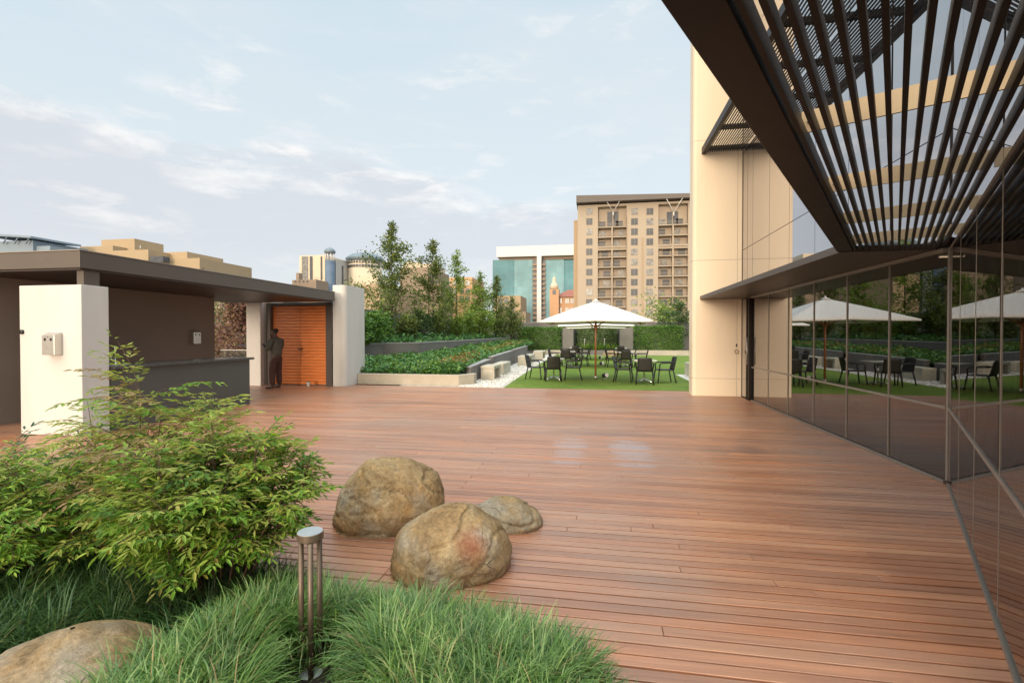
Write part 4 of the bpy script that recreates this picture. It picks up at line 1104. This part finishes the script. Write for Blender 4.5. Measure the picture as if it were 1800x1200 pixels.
def nandina(cx, cy, z0, canes, fr_len, label, spread, hts, mats, weights, seed, leaf=.062, sparse=1.0, name='nandina_bush', lowfill=True):
    r = thing(name, label, 'shrub', (cx, cy, z0))
    rr = random.Random(seed); st = MB()
    P, D, U, LN, MI = [], [], [], [], []
    for c in range(canes):
        a = rr.uniform(0,6.283); rad = spread*math.sqrt(rr.random()); h = rr.uniform(*hts)*(1-.30*(rad/spread)**2)
        b0 = Vector((cx + .25*rad*math.cos(a), cy + .25*rad*math.sin(a), z0)); top = Vector((cx + rad*math.cos(a), cy + rad*math.sin(a), z0 + h))
        mid = b0.lerp(top,.5) + Vector((0,0,.08*h))
        st.tube([b0,mid,top],[.008,.006,.0025],5,caps=False)
        nfr = int(rr.uniform(9,13)*sparse)
        for k in range(nfr):
            t = 1 - (max(0,k-3)/nfr)*(.88 if lowfill else .5)
            p0 = (b0.lerp(mid,t*2) if t < .5 else mid.lerp(top,t*2-1))
            az = a + rr.uniform(-2.6,2.6) if rad > .1 else rr.uniform(0,6.283); el = rr.uniform(.05,.75) + (.5 if k == 0 else .25 if k < 3 else 0)
            fl = fr_len*rr.uniform(.65,1.2)
            young = t > .8 and rr.random() < .55
            mi = rr.choices(range(len(mats)), weights[1] if young else weights[0])[0]
            d = Vector((math.cos(az)*math.cos(el), math.sin(az)*math.cos(el), math.sin(el)))
            ax = []; p = p0.copy(); q = d.copy()
            for s_ in range(6):
                ax.append(p.copy()); p = p + q*fl/5; q = (q + Vector((0,0,-.14))).normalized()
            st.tube(ax,[.0018]*5+[.001],4,caps=False)
            sd = d.cross(Vector((0,0,1))).normalized()
            for s_ in range(1,6):
                axp = ax[s_]; pl = fl*.42*(1-.55*(s_/5))
                for sg in ((-1,1) if s_ < 5 else (0,)):
                    pd = (q*.75 + sd*sg*.85 + Vector((0,0,rr.uniform(-.05,.3)))).normalized() if sg else q.copy()
                    m_ = max(2,int(pl/.023)) if sg else 3
                    for g_ in range(1,m_+1):
                        lp = axp + pd*pl*g_/m_
                        s3 = pd.cross(Vector((0,0,1))).normalized()
                        for sg2 in ((-1,1) if g_ < m_ else (0,)):
                            if rr.random() < .10: continue
                            ld = (pd*.75 + s3*sg2*.8 + Vector((rr.uniform(-.25,.25),rr.uniform(-.25,.25),rr.uniform(-.45,.2)))).normalized()
                            P.append(lp[:]); D.append(ld[:]); U.append((rr.uniform(-.4,.4),rr.uniform(-.4,.4),1)); LN.append(leaf*rr.uniform(.65,1.2)); MI.append(mi)
    st.build('stems', M['cane'], r)
    P, D, U, LN, MI = np.array(P), np.array(D), np.array(U), np.array(LN), np.array(MI)
    leaf_obj('foliage', P, D, U, LN, LN*.30, [M[m] for m in mats], MI, r, 'lance')
    return len(P)
NM = ['nandina','nandina_dark','nandina_young','nandina_red']
nl = 0
nl += nandina(-2.13,2.45,.03,66,.20,'dense bright green leafy bush beside the bollard lamp',.47,(.6,.93),NM,([6,3,2.2,.08],[3,.5,7,.2]),21,.054)
nl += nandina(-3.50,2.60,.03,56,.24,'broad dark green leafy bush at the left edge of the bed',.80,(.38,.76),NM,([6,4,2.0,.12],[3,.5,7,.2]),22,.050)
nl += nandina(-2.90,2.66,.03,9,.40,'tall airy bush with long yellow and russet fronds in front of the bar counter',.46,(1.0,1.22),NM,([2,1,5,3],[1,.3,6,3]),23,.054,.8,'nandina_bush',False)
nl += nandina(-4.2,2.9,.03,16,.25,'blue green low bush at the far left of the bed',.45,(.3,.62),['bluegreen','nandina_dark'],([5,1],[5,1]),24,.06)
print('nandina leaves', nl)

# bollard lamp
bo = thing('bollard_lamp', 'slim bronze bollard lamp on three rods with a round pale cap among the grass', 'bollard lamp', (-1.27,2.0,.02))
bx, by = -1.27, 2.0
mb = MB(); mb.lathe(bx,by,[(.052,.634),(.0565,.638),(.0565,.666),(.0545,.668)],48, smooth=False); hd = mb.build('lamp_head', M['lamp_metal'], bo)
mb = MB(); mb.lathe(bx,by,[(.0545,.6685),(.0535,.6705),(.0001,.671)],48, smooth=False); mb.build('cap', M['lamp_cap'], hd)
for k in range(3):
    a = math.radians(-57.6 + 120*k); mb = MB(); x, y = bx + .045*math.cos(a), by + .045*math.sin(a)
    mb.tube([(x,y,.03),(x,y,.633)],.0125,12); mb.build('rod', M['lamp_metal'], bo)
mb = MB(); mb.lathe(bx,by,[(.05,.02),(.05,.03),(.04,.034)],28, smooth=False); mb.build('base_plate', M['lamp_cap'], bo)

# ------------------------------------------------------------------ the man with the phone
def skinned(name, verts, edges, m, parent, sub=2, root=0):
    me = bpy.data.meshes.new(name + '_tmp'); me.from_pydata([v[:3] for v in verts], edges, [])
    o = bpy.data.objects.new(name + '_tmp', me); COL.objects.link(o)
    sk = o.modifiers.new('skin','SKIN'); sk.use_smooth_shade = True; sk.branch_smoothing = .3
    for i, v in enumerate(verts):
        rd = v[3] if hasattr(v[3],'__len__') else (v[3],v[3])
        me.skin_vertices[0].data[i].radius = rd
    me.skin_vertices[0].data[root].use_root = True
    sb = o.modifiers.new('sub','SUBSURF'); sb.levels = sub; sb.render_levels = sub
    dg = bpy.context.evaluated_depsgraph_get()
    nm = bpy.data.meshes.new_from_object(o.evaluated_get(dg)); nm.name = name
    bpy.data.objects.remove(o); 
    nm.materials.clear(); nm.materials.append(m)
    for p in nm.polygons: p.use_smooth = True
    return link(name, nm, parent)
man = thing('person', 'man in grey shirt and maroon trousers looking at a phone by the orange doors', 'person', (-9.22,12.85,.003), math.radians(88))
man.scale = (1.1,1.1,1.0)
V = [(0,0,.95,(.15,.12)),(0,-.005,1.12,(.14,.11)),(0,-.01,1.30,(.165,.115)),(0,0,1.43,(.10,.08)),(0,.02,1.50,(.055,.055)),(0,.045,1.555,(.06,.065)),(0,.055,1.64,(.085,.10)),(0,.045,1.72,(.07,.082)),
     (.10,0,.88,.10),(.115,.02,.50,.066),(.115,-.01,.09,.042),(.13,.06,.045,.04),(.14,.17,.03,.03),
     (-.10,0,.88,.10),(-.115,.03,.50,.066),(-.115,.02,.09,.042),(-.13,.09,.045,.04),(-.14,.20,.03,.03),
     (.205,-.01,1.405,.062),(.25,.04,1.14,.048),(.11,.27,1.17,.034),(.065,.335,1.20,.03),
     (-.205,-.01,1.405,.062),(-.25,.05,1.14,.048),(-.11,.27,1.19,.034),(-.06,.335,1.22,.03)]
E = [(0,1),(1,2),(2,3),(3,4),(4,5),(5,6),(6,7),(0,8),(8,9),(9,10),(10,11),(11,12),(0,13),(13,14),(14,15),(15,16),(16,17),(3,18),(18,19),(19,20),(20,21),(3,22),(22,23),(23,24),(24,25)]
def add_hand(V, E, base, sg):
    bx, by, bz = V[base][:3]
    for k in range(4):
        L_ = (.036,.042,.040,.032)[k]
        i = len(V); x = bx - sg*.014 + sg*(k-1.5)*.006; z = bz - .022 + k*.017
        V.append((x, by+.03, z, .009)); V.append((x - sg*.018, by+.03+L_*.6, z, .008)); V.append((x - sg*.036, by+.02+L_*.6, z+.002, .007))
        E += [(base,i),(i,i+1),(i+1,i+2)]
    i = len(V); V.append((bx - sg*.01, by-.005, bz+.035, .010)); V.append((bx - sg*.025, by+.02, bz+.055, .008)); E += [(base,i),(i,i+1)]
add_hand(V, E, 21, 1); add_hand(V, E, 25, -1)
i = len(V); V.append((0,.145,1.625,.016)); E.append((6,i))
V.append((.088,.045,1.635,.018)); E.append((6,i+1)); V.append((-.088,.045,1.635,.018)); E.append((6,i+2))
body = skinned('body', V, E, M['skin'], man, 1)
skinned('shirt', [(0,0,.90,(.175,.145)),(0,-.005,1.08,(.175,.145)),(0,-.015,1.28,(.195,.145)),(0,-.005,1.415,(.13,.10)),(0,.01,1.475,(.075,.07)),
     (.21,-.01,1.405,.078),(.26,.04,1.13,.062),(.15,.215,1.165,.05),(-.21,-.01,1.405,.078),(-.26,.05,1.13,.062),(-.15,.215,1.185,.05)],
     [(0,1),(1,2),(2,3),(3,4),(3,5),(5,6),(6,7),(3,8),(8,9),(9,10)], M['shirt'], man, 2)
skinned('trousers', [(0,0,.97,(.168,.135)),(0,0,.90,(.165,.14)),(.10,0,.82,.108),(.118,.02,.50,.085),(.118,-.01,.10,.072),(-.10,0,.82,.108),(-.118,.03,.50,.085),(-.118,.02,.10,.072)],
     [(0,1),(1,2),(2,3),(3,4),(1,5),(5,6),(6,7)], M['trousers'], man, 2)
for sg, yo in ((1,0),(-1,.03)):
    skinned('shoe', [(sg*.118,-.045+yo,.05,(.046,.046)),(sg*.122,.03+yo,.05,(.052,.045)),(sg*.135,.13+yo,.035,(.052,.034)),(sg*.142,.20+yo,.03,(.035,.026))],[(0,1),(1,2),(2,3)], M['shoe'], man, 2)
skinned('hair', [(0,.0,1.60,(.07,.06)),(0,.02,1.68,(.088,.088)),(0,.04,1.735,(.076,.085))],[(0,1),(1,2)], M['hair'], man, 2)
ph = thing('phone', 'dark phone held in both hands by the man in the grey shirt', 'phone', (0,0,0))
d_ = Vector((0,.385,1.235)); ca, sa = math.cos(math.radians(88)), math.sin(math.radians(88))
ph.location = (-9.22 + d_.x*ca - d_.y*sa, 12.85 + d_.x*sa + d_.y*ca, .003 + d_.z); ph.rotation_euler = (math.radians(-35),0,math.radians(88))
mb = MB(); mb.box(-.038,-.005,-.075,.038,.005,.075); mb.build('phone_case', M['black'], ph, bevel=.004, local=True)
mb = MB(); mb.box(-.034,-.0065,-.068,.034,-.0055,.068); mb.build('phone_screen', M['cityglass'], ph, local=True)

# ------------------------------------------------------------------ the town behind
GZ = -12.0
def bx(b_, u0, u1, v0, Y, depth, v1=None, mi=0):
    """block whose front face fills u0..u1 at depth Y with its top at v0"""
    um_ = (u0+u1)/2
    b_.box(PX(u0,Y), Y, GZ if v1 is None else PZ(v1,um_,Y), PX(u1,Y), Y+depth, PZ(v0,um_,Y), mi)
def windows(parent, us, vs, Y, w, h, m_, name='window', proud=.0, um_=None):
    for u in us:
        for v in vs:
            x = PX(u,Y); z = PZ(v,u,Y); p = MB(); p.box(x-w/2,Y-.12,z-h/2,x+w/2,Y+.3,z+h/2)
            o = p.build(name, M[random.choice(m_)] if isinstance(m_,list) else M[m_], parent)
            q = MB(); q.box(x-.04,Y-.15,z-h/2,x+.04,Y-.121,z+h/2); q.build('frame', M['rail'], o)
# apartment tower
Y = 150.0
apt = thing('apartment_tower', 'tall tan apartment block with recessed balconies and a brown overhanging roof', 'building', (PX(1110,Y),Y,GZ))
fl = [372.5+17.65*i for i in range(13)]
x0, x1 = PX(1015,Y), PX(1262,Y); zt = PZ(358,1110,Y)
bal_cols = [(1051,1074.5),(1077,1100),(1157,1180),(1183,1208)]
# wall with openings where balconies are: build as strips
mb = MB()
segs = [(1015,1050.5),(1100.5,1156.5),(1208.5,1262)]
for a, c in segs: mb.box(PX(a,Y),Y,GZ,PX(c,Y),Y+22,zt)
for a, c in ((1050.5,1100.5),(1156.5,1208.5)):
    mb.box(PX(a,Y)+.001,Y+.02,PZ(369-7,1110,Y),PX(c,Y)-.001,Y+3,zt-.01)
    mb.box(PX(a,Y)+.001,Y+2.2,GZ,PX(c,Y)-.001,Y+20,zt-.02)
    for gp in (427+17.65*.5+.2,):
        z = PZ(435,1110,Y); mb.box(PX(a,Y)+.001,Y+.03,z-.7,PX(c,Y)-.001,Y+2.1,z+.6)
    xm = (PX(a,Y)+PX(c,Y))/2; mb.box(xm-.22,Y+.04,GZ,xm+.22,Y+2.1,PZ(397,1110,Y))
aw = mb.build('wall', M['apt'], apt)
mb = MB(); bx(mb,1008,1015,388,Y+2,18); bx(mb,1100.6,1101,380,Y-.4,.3); mb.build('side_wing', M['apt2'], apt)
mb = MB(); x0r, x1r = PX(1013,Y), PX(1266,Y)
mb.prism([(x0r,Y-2.2),(x1r,Y-2.2),(x1r,Y+24),(x0r,Y+24)], [PZ(356,1110,Y)]*4, [PZ(348,1015,Y),PZ(343.5,1262,Y),PZ(343.5,1262,Y),PZ(348,1015,Y)])
mb.build('roof', M['aptroof'], apt)
for cu in (1077, 1183):
    p = MB(); xc, zc = PX(cu,Y), PZ(374,cu,Y)
    for du in (-14.5,14.5): p.tube([(xc,Y-.3,zc),(PX(cu+du,Y),Y-1.9,PZ(352,cu,Y))],.11,6)
    p.tube([(xc,Y-.3,zc),(xc,Y-.3,zc-1.2)],.2,6)
    p.build('roof_strut', M['whitetop'], apt)
windows(apt, (1035.5,), [v for v in fl[:11]], Y, 1.8, 1.9, ['cityglass','palepane','cityglass'])
windows(apt, (1114.5,1141.5), [v for v in fl[:11]], Y, 1.9, 1.9, ['cityglass','palepane','palepane'])
mb = MB(); mb.box(PX(1129,Y)-.18,Y-.25,GZ,PX(1129,Y)+.18,Y-.01,PZ(418,1129,Y)); mb.build('downpipe', M['apt2'], apt)
for (a, c) in bal_cols:
    xa, xc = PX(a,Y), PX(c,Y)
    for i, v in enumerate(fl[:11]):
        z = PZ(v+8.6,1110,Y)
        if i in (0,): 
            continue
        p = MB(); p.box(xa,Y-.35,z-.14,xc,Y+2.1,z+.12); o = p.build('balcony_slab', M['apt'], apt)
        q = MB(); q.box(xa+.05,Y-.3,z+1.05,xc-.05,Y-.24,z+1.12)
        for k in range(14): xx = xa+.1+(xc-xa-.2)*k/13; q.box(xx-.025,Y-.29,z+.121,xx+.025,Y-.25,z+1.049)
        q.build('railing', M['rail'], o)
        q = MB(); xm = xa+(xc-xa)*random.choice((.3,.5,.65)); q.box(xm-1.0,Y+2.1,z+.13,xm+1.0,Y+2.3,z+2.25); q.build('balcony_window', M[random.choice(['cityglass','cityglass','palepane'])], o)
for cu in (1077,1183):
    for du in (-5.5,5.5):
        p = MB(); xx = PX(cu+du,Y); p.box(xx-.75,Y+2.1,PZ(397,cu,Y),xx+.75,Y+2.35,PZ(370,cu,Y)); p.build('tall_window', M['cityglass'], apt)
# teal office block
Y = 260.0
tb = thing('glass_office_block', 'teal glass office block with white top and white lift shaft', 'building', (PX(938,Y),Y,GZ))
mb = MB(); bx(mb,866,904,457,Y+1,30); mb.build('glass_wing', M['teal2'], tb)
mb = MB(); bx(mb,904,936,457,Y+.5,30); mb.build('glass_wing', M['teal'], tb)
mb = MB(); bx(mb,959,991,457,Y+.5,30); mb.build('glass_wing', M['teal'], tb)
mb = MB(); bx(mb,991,1030,457,Y+1,30); mb.build('glass_wing', M['teal2'], tb)
mb = MB(); bx(mb,873,1030,432,Y-1,32,450); mb.build('white_top', M['whitetop'], tb)
mb = MB(); bx(mb,877,1026,450.2,Y+2.5,27,457); mb.build('recessed_storey', M['brownblock'], tb)
mb = MB(); bx(mb,943.5,951,450,Y-3,6); mb.build('lift_shaft', M['whitetop'], tb)
mb = MB()
for k in range(14):
    v = 463+k*8.5
    bx(mb,936.2,943.4,v,Y-.5,6,v+4.2); bx(mb,951.2,958.8,v,Y-.5,6,v+4.2)
mb.build('balcony_bands', M['brownblock'], tb)
mb = MB(); bx(mb,936.1,943.45,457.3,Y+.8,8); bx(mb,951.1,958.9,457.3,Y+.8,8); mb.build('stairwell_glass', M['cityglass'], tb)
# peach building with tower
Y = 200.0
pb = thing('peach_building', 'peach building with red tiled roof and a small domed tower before the teal block', 'building', (PX(985,Y),Y,GZ))
mb = MB(); bx(mb,976,1012,522,Y,22); mb.build('wall', M['peach'], pb)
mb = MB(); a, c = PX(974,Y), PX(1014,Y); z = PZ(522,990,Y); zz = PZ(505,1008,Y)
mb.add([(a,Y-1,z),(c,Y-1,z),(c,Y+23,z),(a,Y+23,z),(a+5,Y+11,zz),(c,Y+11,zz)],[(0,1,5,4),(1,2,5),(2,3,4,5),(3,0,4),(0,3,2,1)]); mb.build('roof', M['redroof'], pb)
mb = MB(); bx(mb,966,982,508,Y-3,6); mb.build('tower', M['peach'], pb)
mb = MB(); cx_ = PX(974,Y); q = 200/860*1.03
mb.lathe(cx_,Y,[(7.2*q,PZ(508,974,Y)),(7*q,PZ(503,974,Y)),(5.5*q,PZ(499,974,Y)),(3.2*q,PZ(497,974,Y)),(3*q,PZ(490,974,Y)),(1.8*q,PZ(488,974,Y)),(.4,PZ(486.5,974,Y))],16); mb.build('dome', M['cream'], pb)
windows(pb,(984,997,1006),(529,545),Y,1.6,2.0,'palepane'); windows(pb,(974,),(513.5,),Y-3,1.4,1.8,'cityglass')
# white hotel-like complex on the left skyline
Y = 300.0
wh = thing('cream_tower_block', 'cream tower block with a round blue glass turret under a grey dome', 'building', (PX(570,Y),Y,GZ))
mb = MB(); bx(mb,527,572,449,Y,30); mb.build('wall', M['cream'], wh)
mb = MB(); 
p0 = (PX(588,Y),Y+2); p1 = (PX(634,Y+45),Y+45)
mb.prism([p0,p1,(p1[0]-20,p1[1]+12),(p0[0]-20,p0[1]+12)], GZ, [PZ(456,588,Y),PZ(467,634,Y+45),PZ(467,634,Y+45),PZ(456,588,Y)]); wg = mb.build('side_wing', M['cream2'], wh)
for k,t in enumerate((.22,.45,.62,.80)):
    q0 = Vector((*p0,0)).lerp(Vector((*p1,0)),t); q1 = Vector((*p0,0)).lerp(Vector((*p1,0)),t+(.05 if k<1 else .10))
    dn = Vector((q1.y-q0.y,-(q1.x-q0.x),0)).normalized()*.3
    m2 = MB(); m2.prism([q0+dn,q1+dn,q1-dn*.2,q0-dn*.2], GZ+20, PZ(462+10*t,610,Y+20*t)); m2.build('window', M['cityglass'], wg)
for a, c in ((531,541.5),(545,549.5),(564,566.5)):
    p = MB(); bx(p,a,c,451,Y-.4,.6,492); p.build('window', M['palepane'] if a < 540 else M['cityglass'], wh)
cx_ = PX(580.5,Y); q = Y/860*1.06
mb = MB(); mb.lathe(cx_,Y,[(8.5*q,GZ),(8.5*q,PZ(459,580,Y))],28); tu = mb.build('glass_turret', M['blueglass'], wh)
mb = MB()
for k in range(8):
    a = k*math.pi/4; mb.tube([(cx_+6.8*q*math.cos(a),Y+6.8*q*math.sin(a),PZ(459,580,Y)),(cx_+6.8*q*math.cos(a),Y+6.8*q*math.sin(a),PZ(445,580,Y))],1.1*q*.8,6)
mb.build('turret_columns', M['whitetop'], wh)
mb = MB(); mb.lathe(cx_,Y,[(8.5*q,PZ(446,580,Y)),(10.2*q,PZ(443.5,580,Y)),(8.6*q,PZ(440,580,Y)),(5*q,PZ(437,580,Y)),(.5,PZ(435.6,580,Y))],28); mb.build('dome', M['dome'], wh)
Y = 330.0
ro = thing('round_domed_building', 'round cream building with a wide shallow grey dome behind the tallest tree', 'building', (PX(642,Y),Y,GZ))
cx_ = PX(642,Y); q = Y/860*1.05
mb = MB(); mb.lathe(cx_,Y,[(30*q,GZ),(30*q,PZ(462,642,Y))],48); dr_ = mb.build('drum', M['cream'], ro)
mb = MB(); mb.lathe(cx_,Y,[(30*q,PZ(462,642,Y)),(34*q,PZ(457,642,Y)),(32*q,PZ(454.5,642,Y)),(24*q,PZ(449,642,Y)),(12*q,PZ(446,642,Y)),(.5,PZ(445,642,Y))],48); mb.build('dome', M['dome'], ro)
for k in range(17):
    a = -math.pi/2 + (k-8)*.17; 
    for v, s2 in ((464.5,1.0),(471,1.2)):
        p = MB(); xx, yy = cx_+30.05*q*math.cos(a), Y+30.05*q*math.sin(a); z = PZ(v,642,Y)
        t = Vector((-math.sin(a),math.cos(a),0)); p.bar(Vector((xx,yy,z))-t*s2*.7, Vector((xx,yy,z))+t*s2*.7, .4, s2*1.4); p.build('window', M['cityglass'], dr_)
def block(name, label, parts, mt, wins=None, extra=None):
    u0,u1,v0,Y,dp = parts[0]
    r = thing(name, label, 'building', (PX((u0+u1)/2,Y),Y,GZ))
    for i,(a,c,v,yy,dd) in enumerate(parts):
        p = MB(); bx(p,a,c,v,yy,dd); p.build('wall' if i == 0 else 'rooftop_block', M[mt], r)
    if wins: windows(r,*wins)
    return r
block('low_grey_building','small grey brown building with arched parapet below the cream tower block',[(514,556,492,280,14),(521,526,480,283,4)],'brownblock',((520,527,534,541),(495,),280,1.2,1.2,'cityglass'))
block('cream_villa','small cream building with a flat cornice left of the tallest tree',[(632,662,488,240,15),(630,664,486.5,239.4,16)],'cream',((640,648),(495,),240,1.3,1.8,'palepane'))
block('brown_block','plain brown flat roofed building right behind the white pillar',[(636,668,500,110,14)],'apt2')
block('brown_block','large plain brown block between the two tallest trees',[(703,752,470,130,20),(752,775,498,131,12)],'brownblock')
block('cream_stepped_building','cream stepped building above the brown block between the trees',[(708,760,464,220,20),(715,735,461,222,8)],'cream',((718,728,740,750),(474,485),220,1.8,1.8,'palepane'))
block('pink_building','pale pinkish building showing through the loose young tree',[(768,830,488,170,18)],'peach',((776,788,800,812,822),(498,512,526),170,1.6,1.8,'palepane'))
block('tan_building','tan low building behind the last trees of the row',[(868,915,520,160,14)],'tan',((880,890,900),(530,542),160,1.4,1.6,'cityglass'))
block('stone_house','small brown stone house left of the peach building',[(900,924,548,120,9)],'brownblock')
# far left skyline
r = thing('tan_stepped_building','large tan stepped building above the pavilion roof','building',(PX(240,170),170,GZ))
for a,c,v,yy,dd in ((142,200,433,170,30),(180,238,421,176,14),(200,262,440,168,30),(262,352,455,172,30),(255,330,444,178,20)):
    p = MB(); bx(p,a,c,v,yy,dd); p.build('wall_block', M['tan'], r)
p = MB(); bx(p,265,288,451,167.5,3,461); p.build('window', M['cityglass'], r)
p = MB(); p.tube([(PX(248,172),172,PZ(440,248,172)),(PX(248,172),172,PZ(432,248,172))],.12,6); p.build('aerial', M['steel'], r)
r = thing('grey_blue_building','blue grey office roof with an open steel frame at the far left','building',(PX(30,150),150,GZ))
p = MB(); bx(p,-40,60,425,150,20); p.build('wall', M['greyblue'], r)
p = MB(); bx(p,58,90,433,151,20); p.build('lower_wing', M['greyblue'], r)
p = MB(); a, c = PX(-40,148), PX(56,148); p.prism([(a,148),(c,148),(c,166),(a,166)],[PZ(411,10,148),PZ(419,50,148),PZ(419,50,148),PZ(411,10,148)],[PZ(409,10,148)+.4,PZ(417,50,148)+.3,PZ(417,50,148)+.3,PZ(409,10,148)+.4])
for u in (2,22,42): p.tube([(PX(u,148),149,PZ(428,u,148)),(PX(u+8,148),149,PZ(415,u,148))],.25,6)
p.build('roof_frame', M['greyblue'], r)
block('yellow_building','yellowish building seen at the top of the bar opening beside the red leaved tree',[(372,402,500,90,14)],'tan',((392,),(530,545),90,1.3,1.6,'palepane'))
block('grey_building','pale grey building behind the red leaved tree in the bar opening',[(402,452,512,100,14)],'cream2')

# ------------------------------------------------------------------ light
AZ, EL = math.radians(9.0), math.radians(5.0)
d = Vector((math.sin(AZ)*math.cos(EL), math.cos(AZ)*math.cos(EL), -math.sin(EL)))
sun = bpy.data.lights.new('sun', 'SUN'); sun.energy = 2.05; sun.angle = math.radians(10); sun.color = (1.0,.83,.65)
so = bpy.data.objects.new('sun', sun); so.rotation_euler = d.to_track_quat('-Z','Y').to_euler(); so.location = (-5,-20,10); COL.objects.link(so)

w = bpy.data.worlds.new('World'); SC.world = w; w.use_nodes = True; nt = w.node_tree; nt.nodes.clear()
out = nt.nodes.new('ShaderNodeOutputWorld'); bg = N(nt,'ShaderNodeBackground',Strength=.15)
sky = nt.nodes.new('ShaderNodeTexSky'); sky.sky_type = 'NISHITA'; sky.sun_disc = False
sky.sun_elevation = EL; sky.sun_rotation = math.pi + AZ; sky.altitude = 1500; sky.air_density = 1.0; sky.dust_density = 1.2; sky.ozone_density = 1.5
tc = nt.nodes.new('ShaderNodeTexCoord'); sp = nt.nodes.new('ShaderNodeSeparateXYZ'); L(nt, tc.outputs['Generated'], sp.inputs[0])
az = mth(nt,'ARCTAN2',sp.outputs[0],sp.outputs[1]); el = mth(nt,'ARCSINE',sp.outputs[2])
cmb = nt.nodes.new('ShaderNodeCombineXYZ'); L(nt,mth(nt,'MULTIPLY',az,1.0),cmb.inputs[0]); L(nt,mth(nt,'MULTIPLY',el,3.2),cmb.inputs[1])
n1 = ntex(nt,cmb.outputs[0],2.6,7,.58,.2); n2 = ntex(nt,cmb.outputs[0],7.5,6,.62,.3); n3 = ntex(nt,cmb.outputs[0],1.1,4,.5)
SUNSIDE, ZENITH = (3.4,2.7,2.0), (3.5,3.45,3.4)
# high thin veil, the low lavender bank and its bright crest
SKY_TOP, SKY_LOW, BANK, CREST = (3.9,5.3,6.2),(6.7,6.8,6.8),(5.25,5.4,5.75),(8.3,7.9,7.5)
grad = ramp(nt, mth(nt,'DIVIDE',el,.9), [(0,(1,1,1)),(.28,(.62,.62,.62)),(1,(.0,.0,.0))])
base = mixc(nt, grad, SKY_TOP, SKY_LOW)
veil = ramp(nt, mth(nt,'ADD',mth(nt,'MULTIPLY',n3,.65),mth(nt,'MULTIPLY',n1,.35)), [(.40,(0,0,0)),(.62,(.9,.9,.9))])
base = mixc(nt, veil, base, (5.7,6.1,6.4))
edge = mth(nt,'ADD',mth(nt,'MULTIPLY',az,-.10),mth(nt,'ADD',.25,mth(nt,'MULTIPLY',mth(nt,'SUBTRACT',n1,.5),.38)))
t_ = mth(nt,'SUBTRACT',el,edge)
inb = ramp(nt, mth(nt,'MULTIPLY_ADD',t_,-6.0,.5,True), [(.40,(0,0,0)),(.75,(1,1,1))])
fade = ramp(nt, el, [(.03,(0,0,0)),(.16,(1,1,1))])
base = mixc(nt, mth(nt,'MULTIPLY',mth(nt,'MULTIPLY',inb,fade),.8), base, BANK)
cr = mth(nt,'SUBTRACT',1.0,mth(nt,'MULTIPLY',mth(nt,'ABSOLUTE',mth(nt,'ADD',t_,.012)),22.0),clamp=True)
cr = mth(nt,'MULTIPLY',cr,ramp(nt,n2,[(.46,(0,0,0)),(.62,(1,1,1))]))
base = mixc(nt, mth(nt,'MULTIPLY',cr,.6), base, CREST)
puff = mth(nt,'MULTIPLY',ramp(nt,n2,[(.50,(0,0,0)),(.68,(1,1,1))]),ramp(nt,n1,[(.48,(0,0,0)),(.64,(1,1,1))]))
base = mixc(nt, mth(nt,'MULTIPLY',puff,.55), base, CREST)
skycol = mixc(nt, .86, sky.outputs[0], base)       # thin overcast over the clear twilight sky
# the sun side behind the camera and the zenith are brighter than the far horizon
dt = nt.nodes.new('ShaderNodeVectorMath'); dt.operation = 'DOT_PRODUCT'; L(nt, tc.outputs['Generated'], dt.inputs[0])
dt.inputs[1].default_value = (-math.sin(AZ)*.94, -math.cos(AZ)*.94, .34)
gs = ramp(nt, dt.outputs['Value'], [(.40,(0,0,0)),(.97,(1,1,1))])
gz = ramp(nt, sp.outputs[2], [(.62,(0,0,0)),(.95,(1,1,1))])
gain = mixc(nt, gs, (1,1,1), SUNSIDE)
gain2 = mixc(nt, gz, (1,1,1), ZENITH)
skycol = mixc(nt, 1.0, skycol, mixc(nt, 1.0, gain, gain2, 'MULTIPLY'), 'MULTIPLY')
L(nt, skycol, bg.inputs['Color']); L(nt, bg.outputs[0], out.inputs[0])

# ------------------------------------------------------------------ camera
cam = bpy.data.cameras.new('camera'); cam.sensor_width = 36; cam.lens = 860/1800*36; cam.clip_start = .02; cam.clip_end = 9000
co = bpy.data.objects.new('camera', cam); COL.objects.link(co); co.location = (0,0,H)
co.rotation_euler = (math.radians(90-.74), 0, math.radians(9.9)); SC.camera = co
vs_ = SC.view_settings; vs_.view_transform = 'Standard'; vs_.look = 'None'; vs_.gamma = 1; vs_.exposure = 0.0; vs_.use_curve_mapping = False
SC.cycles.max_bounces = 10; SC.cycles.transparent_max_bounces = 16; SC.cycles.use_denoising = True
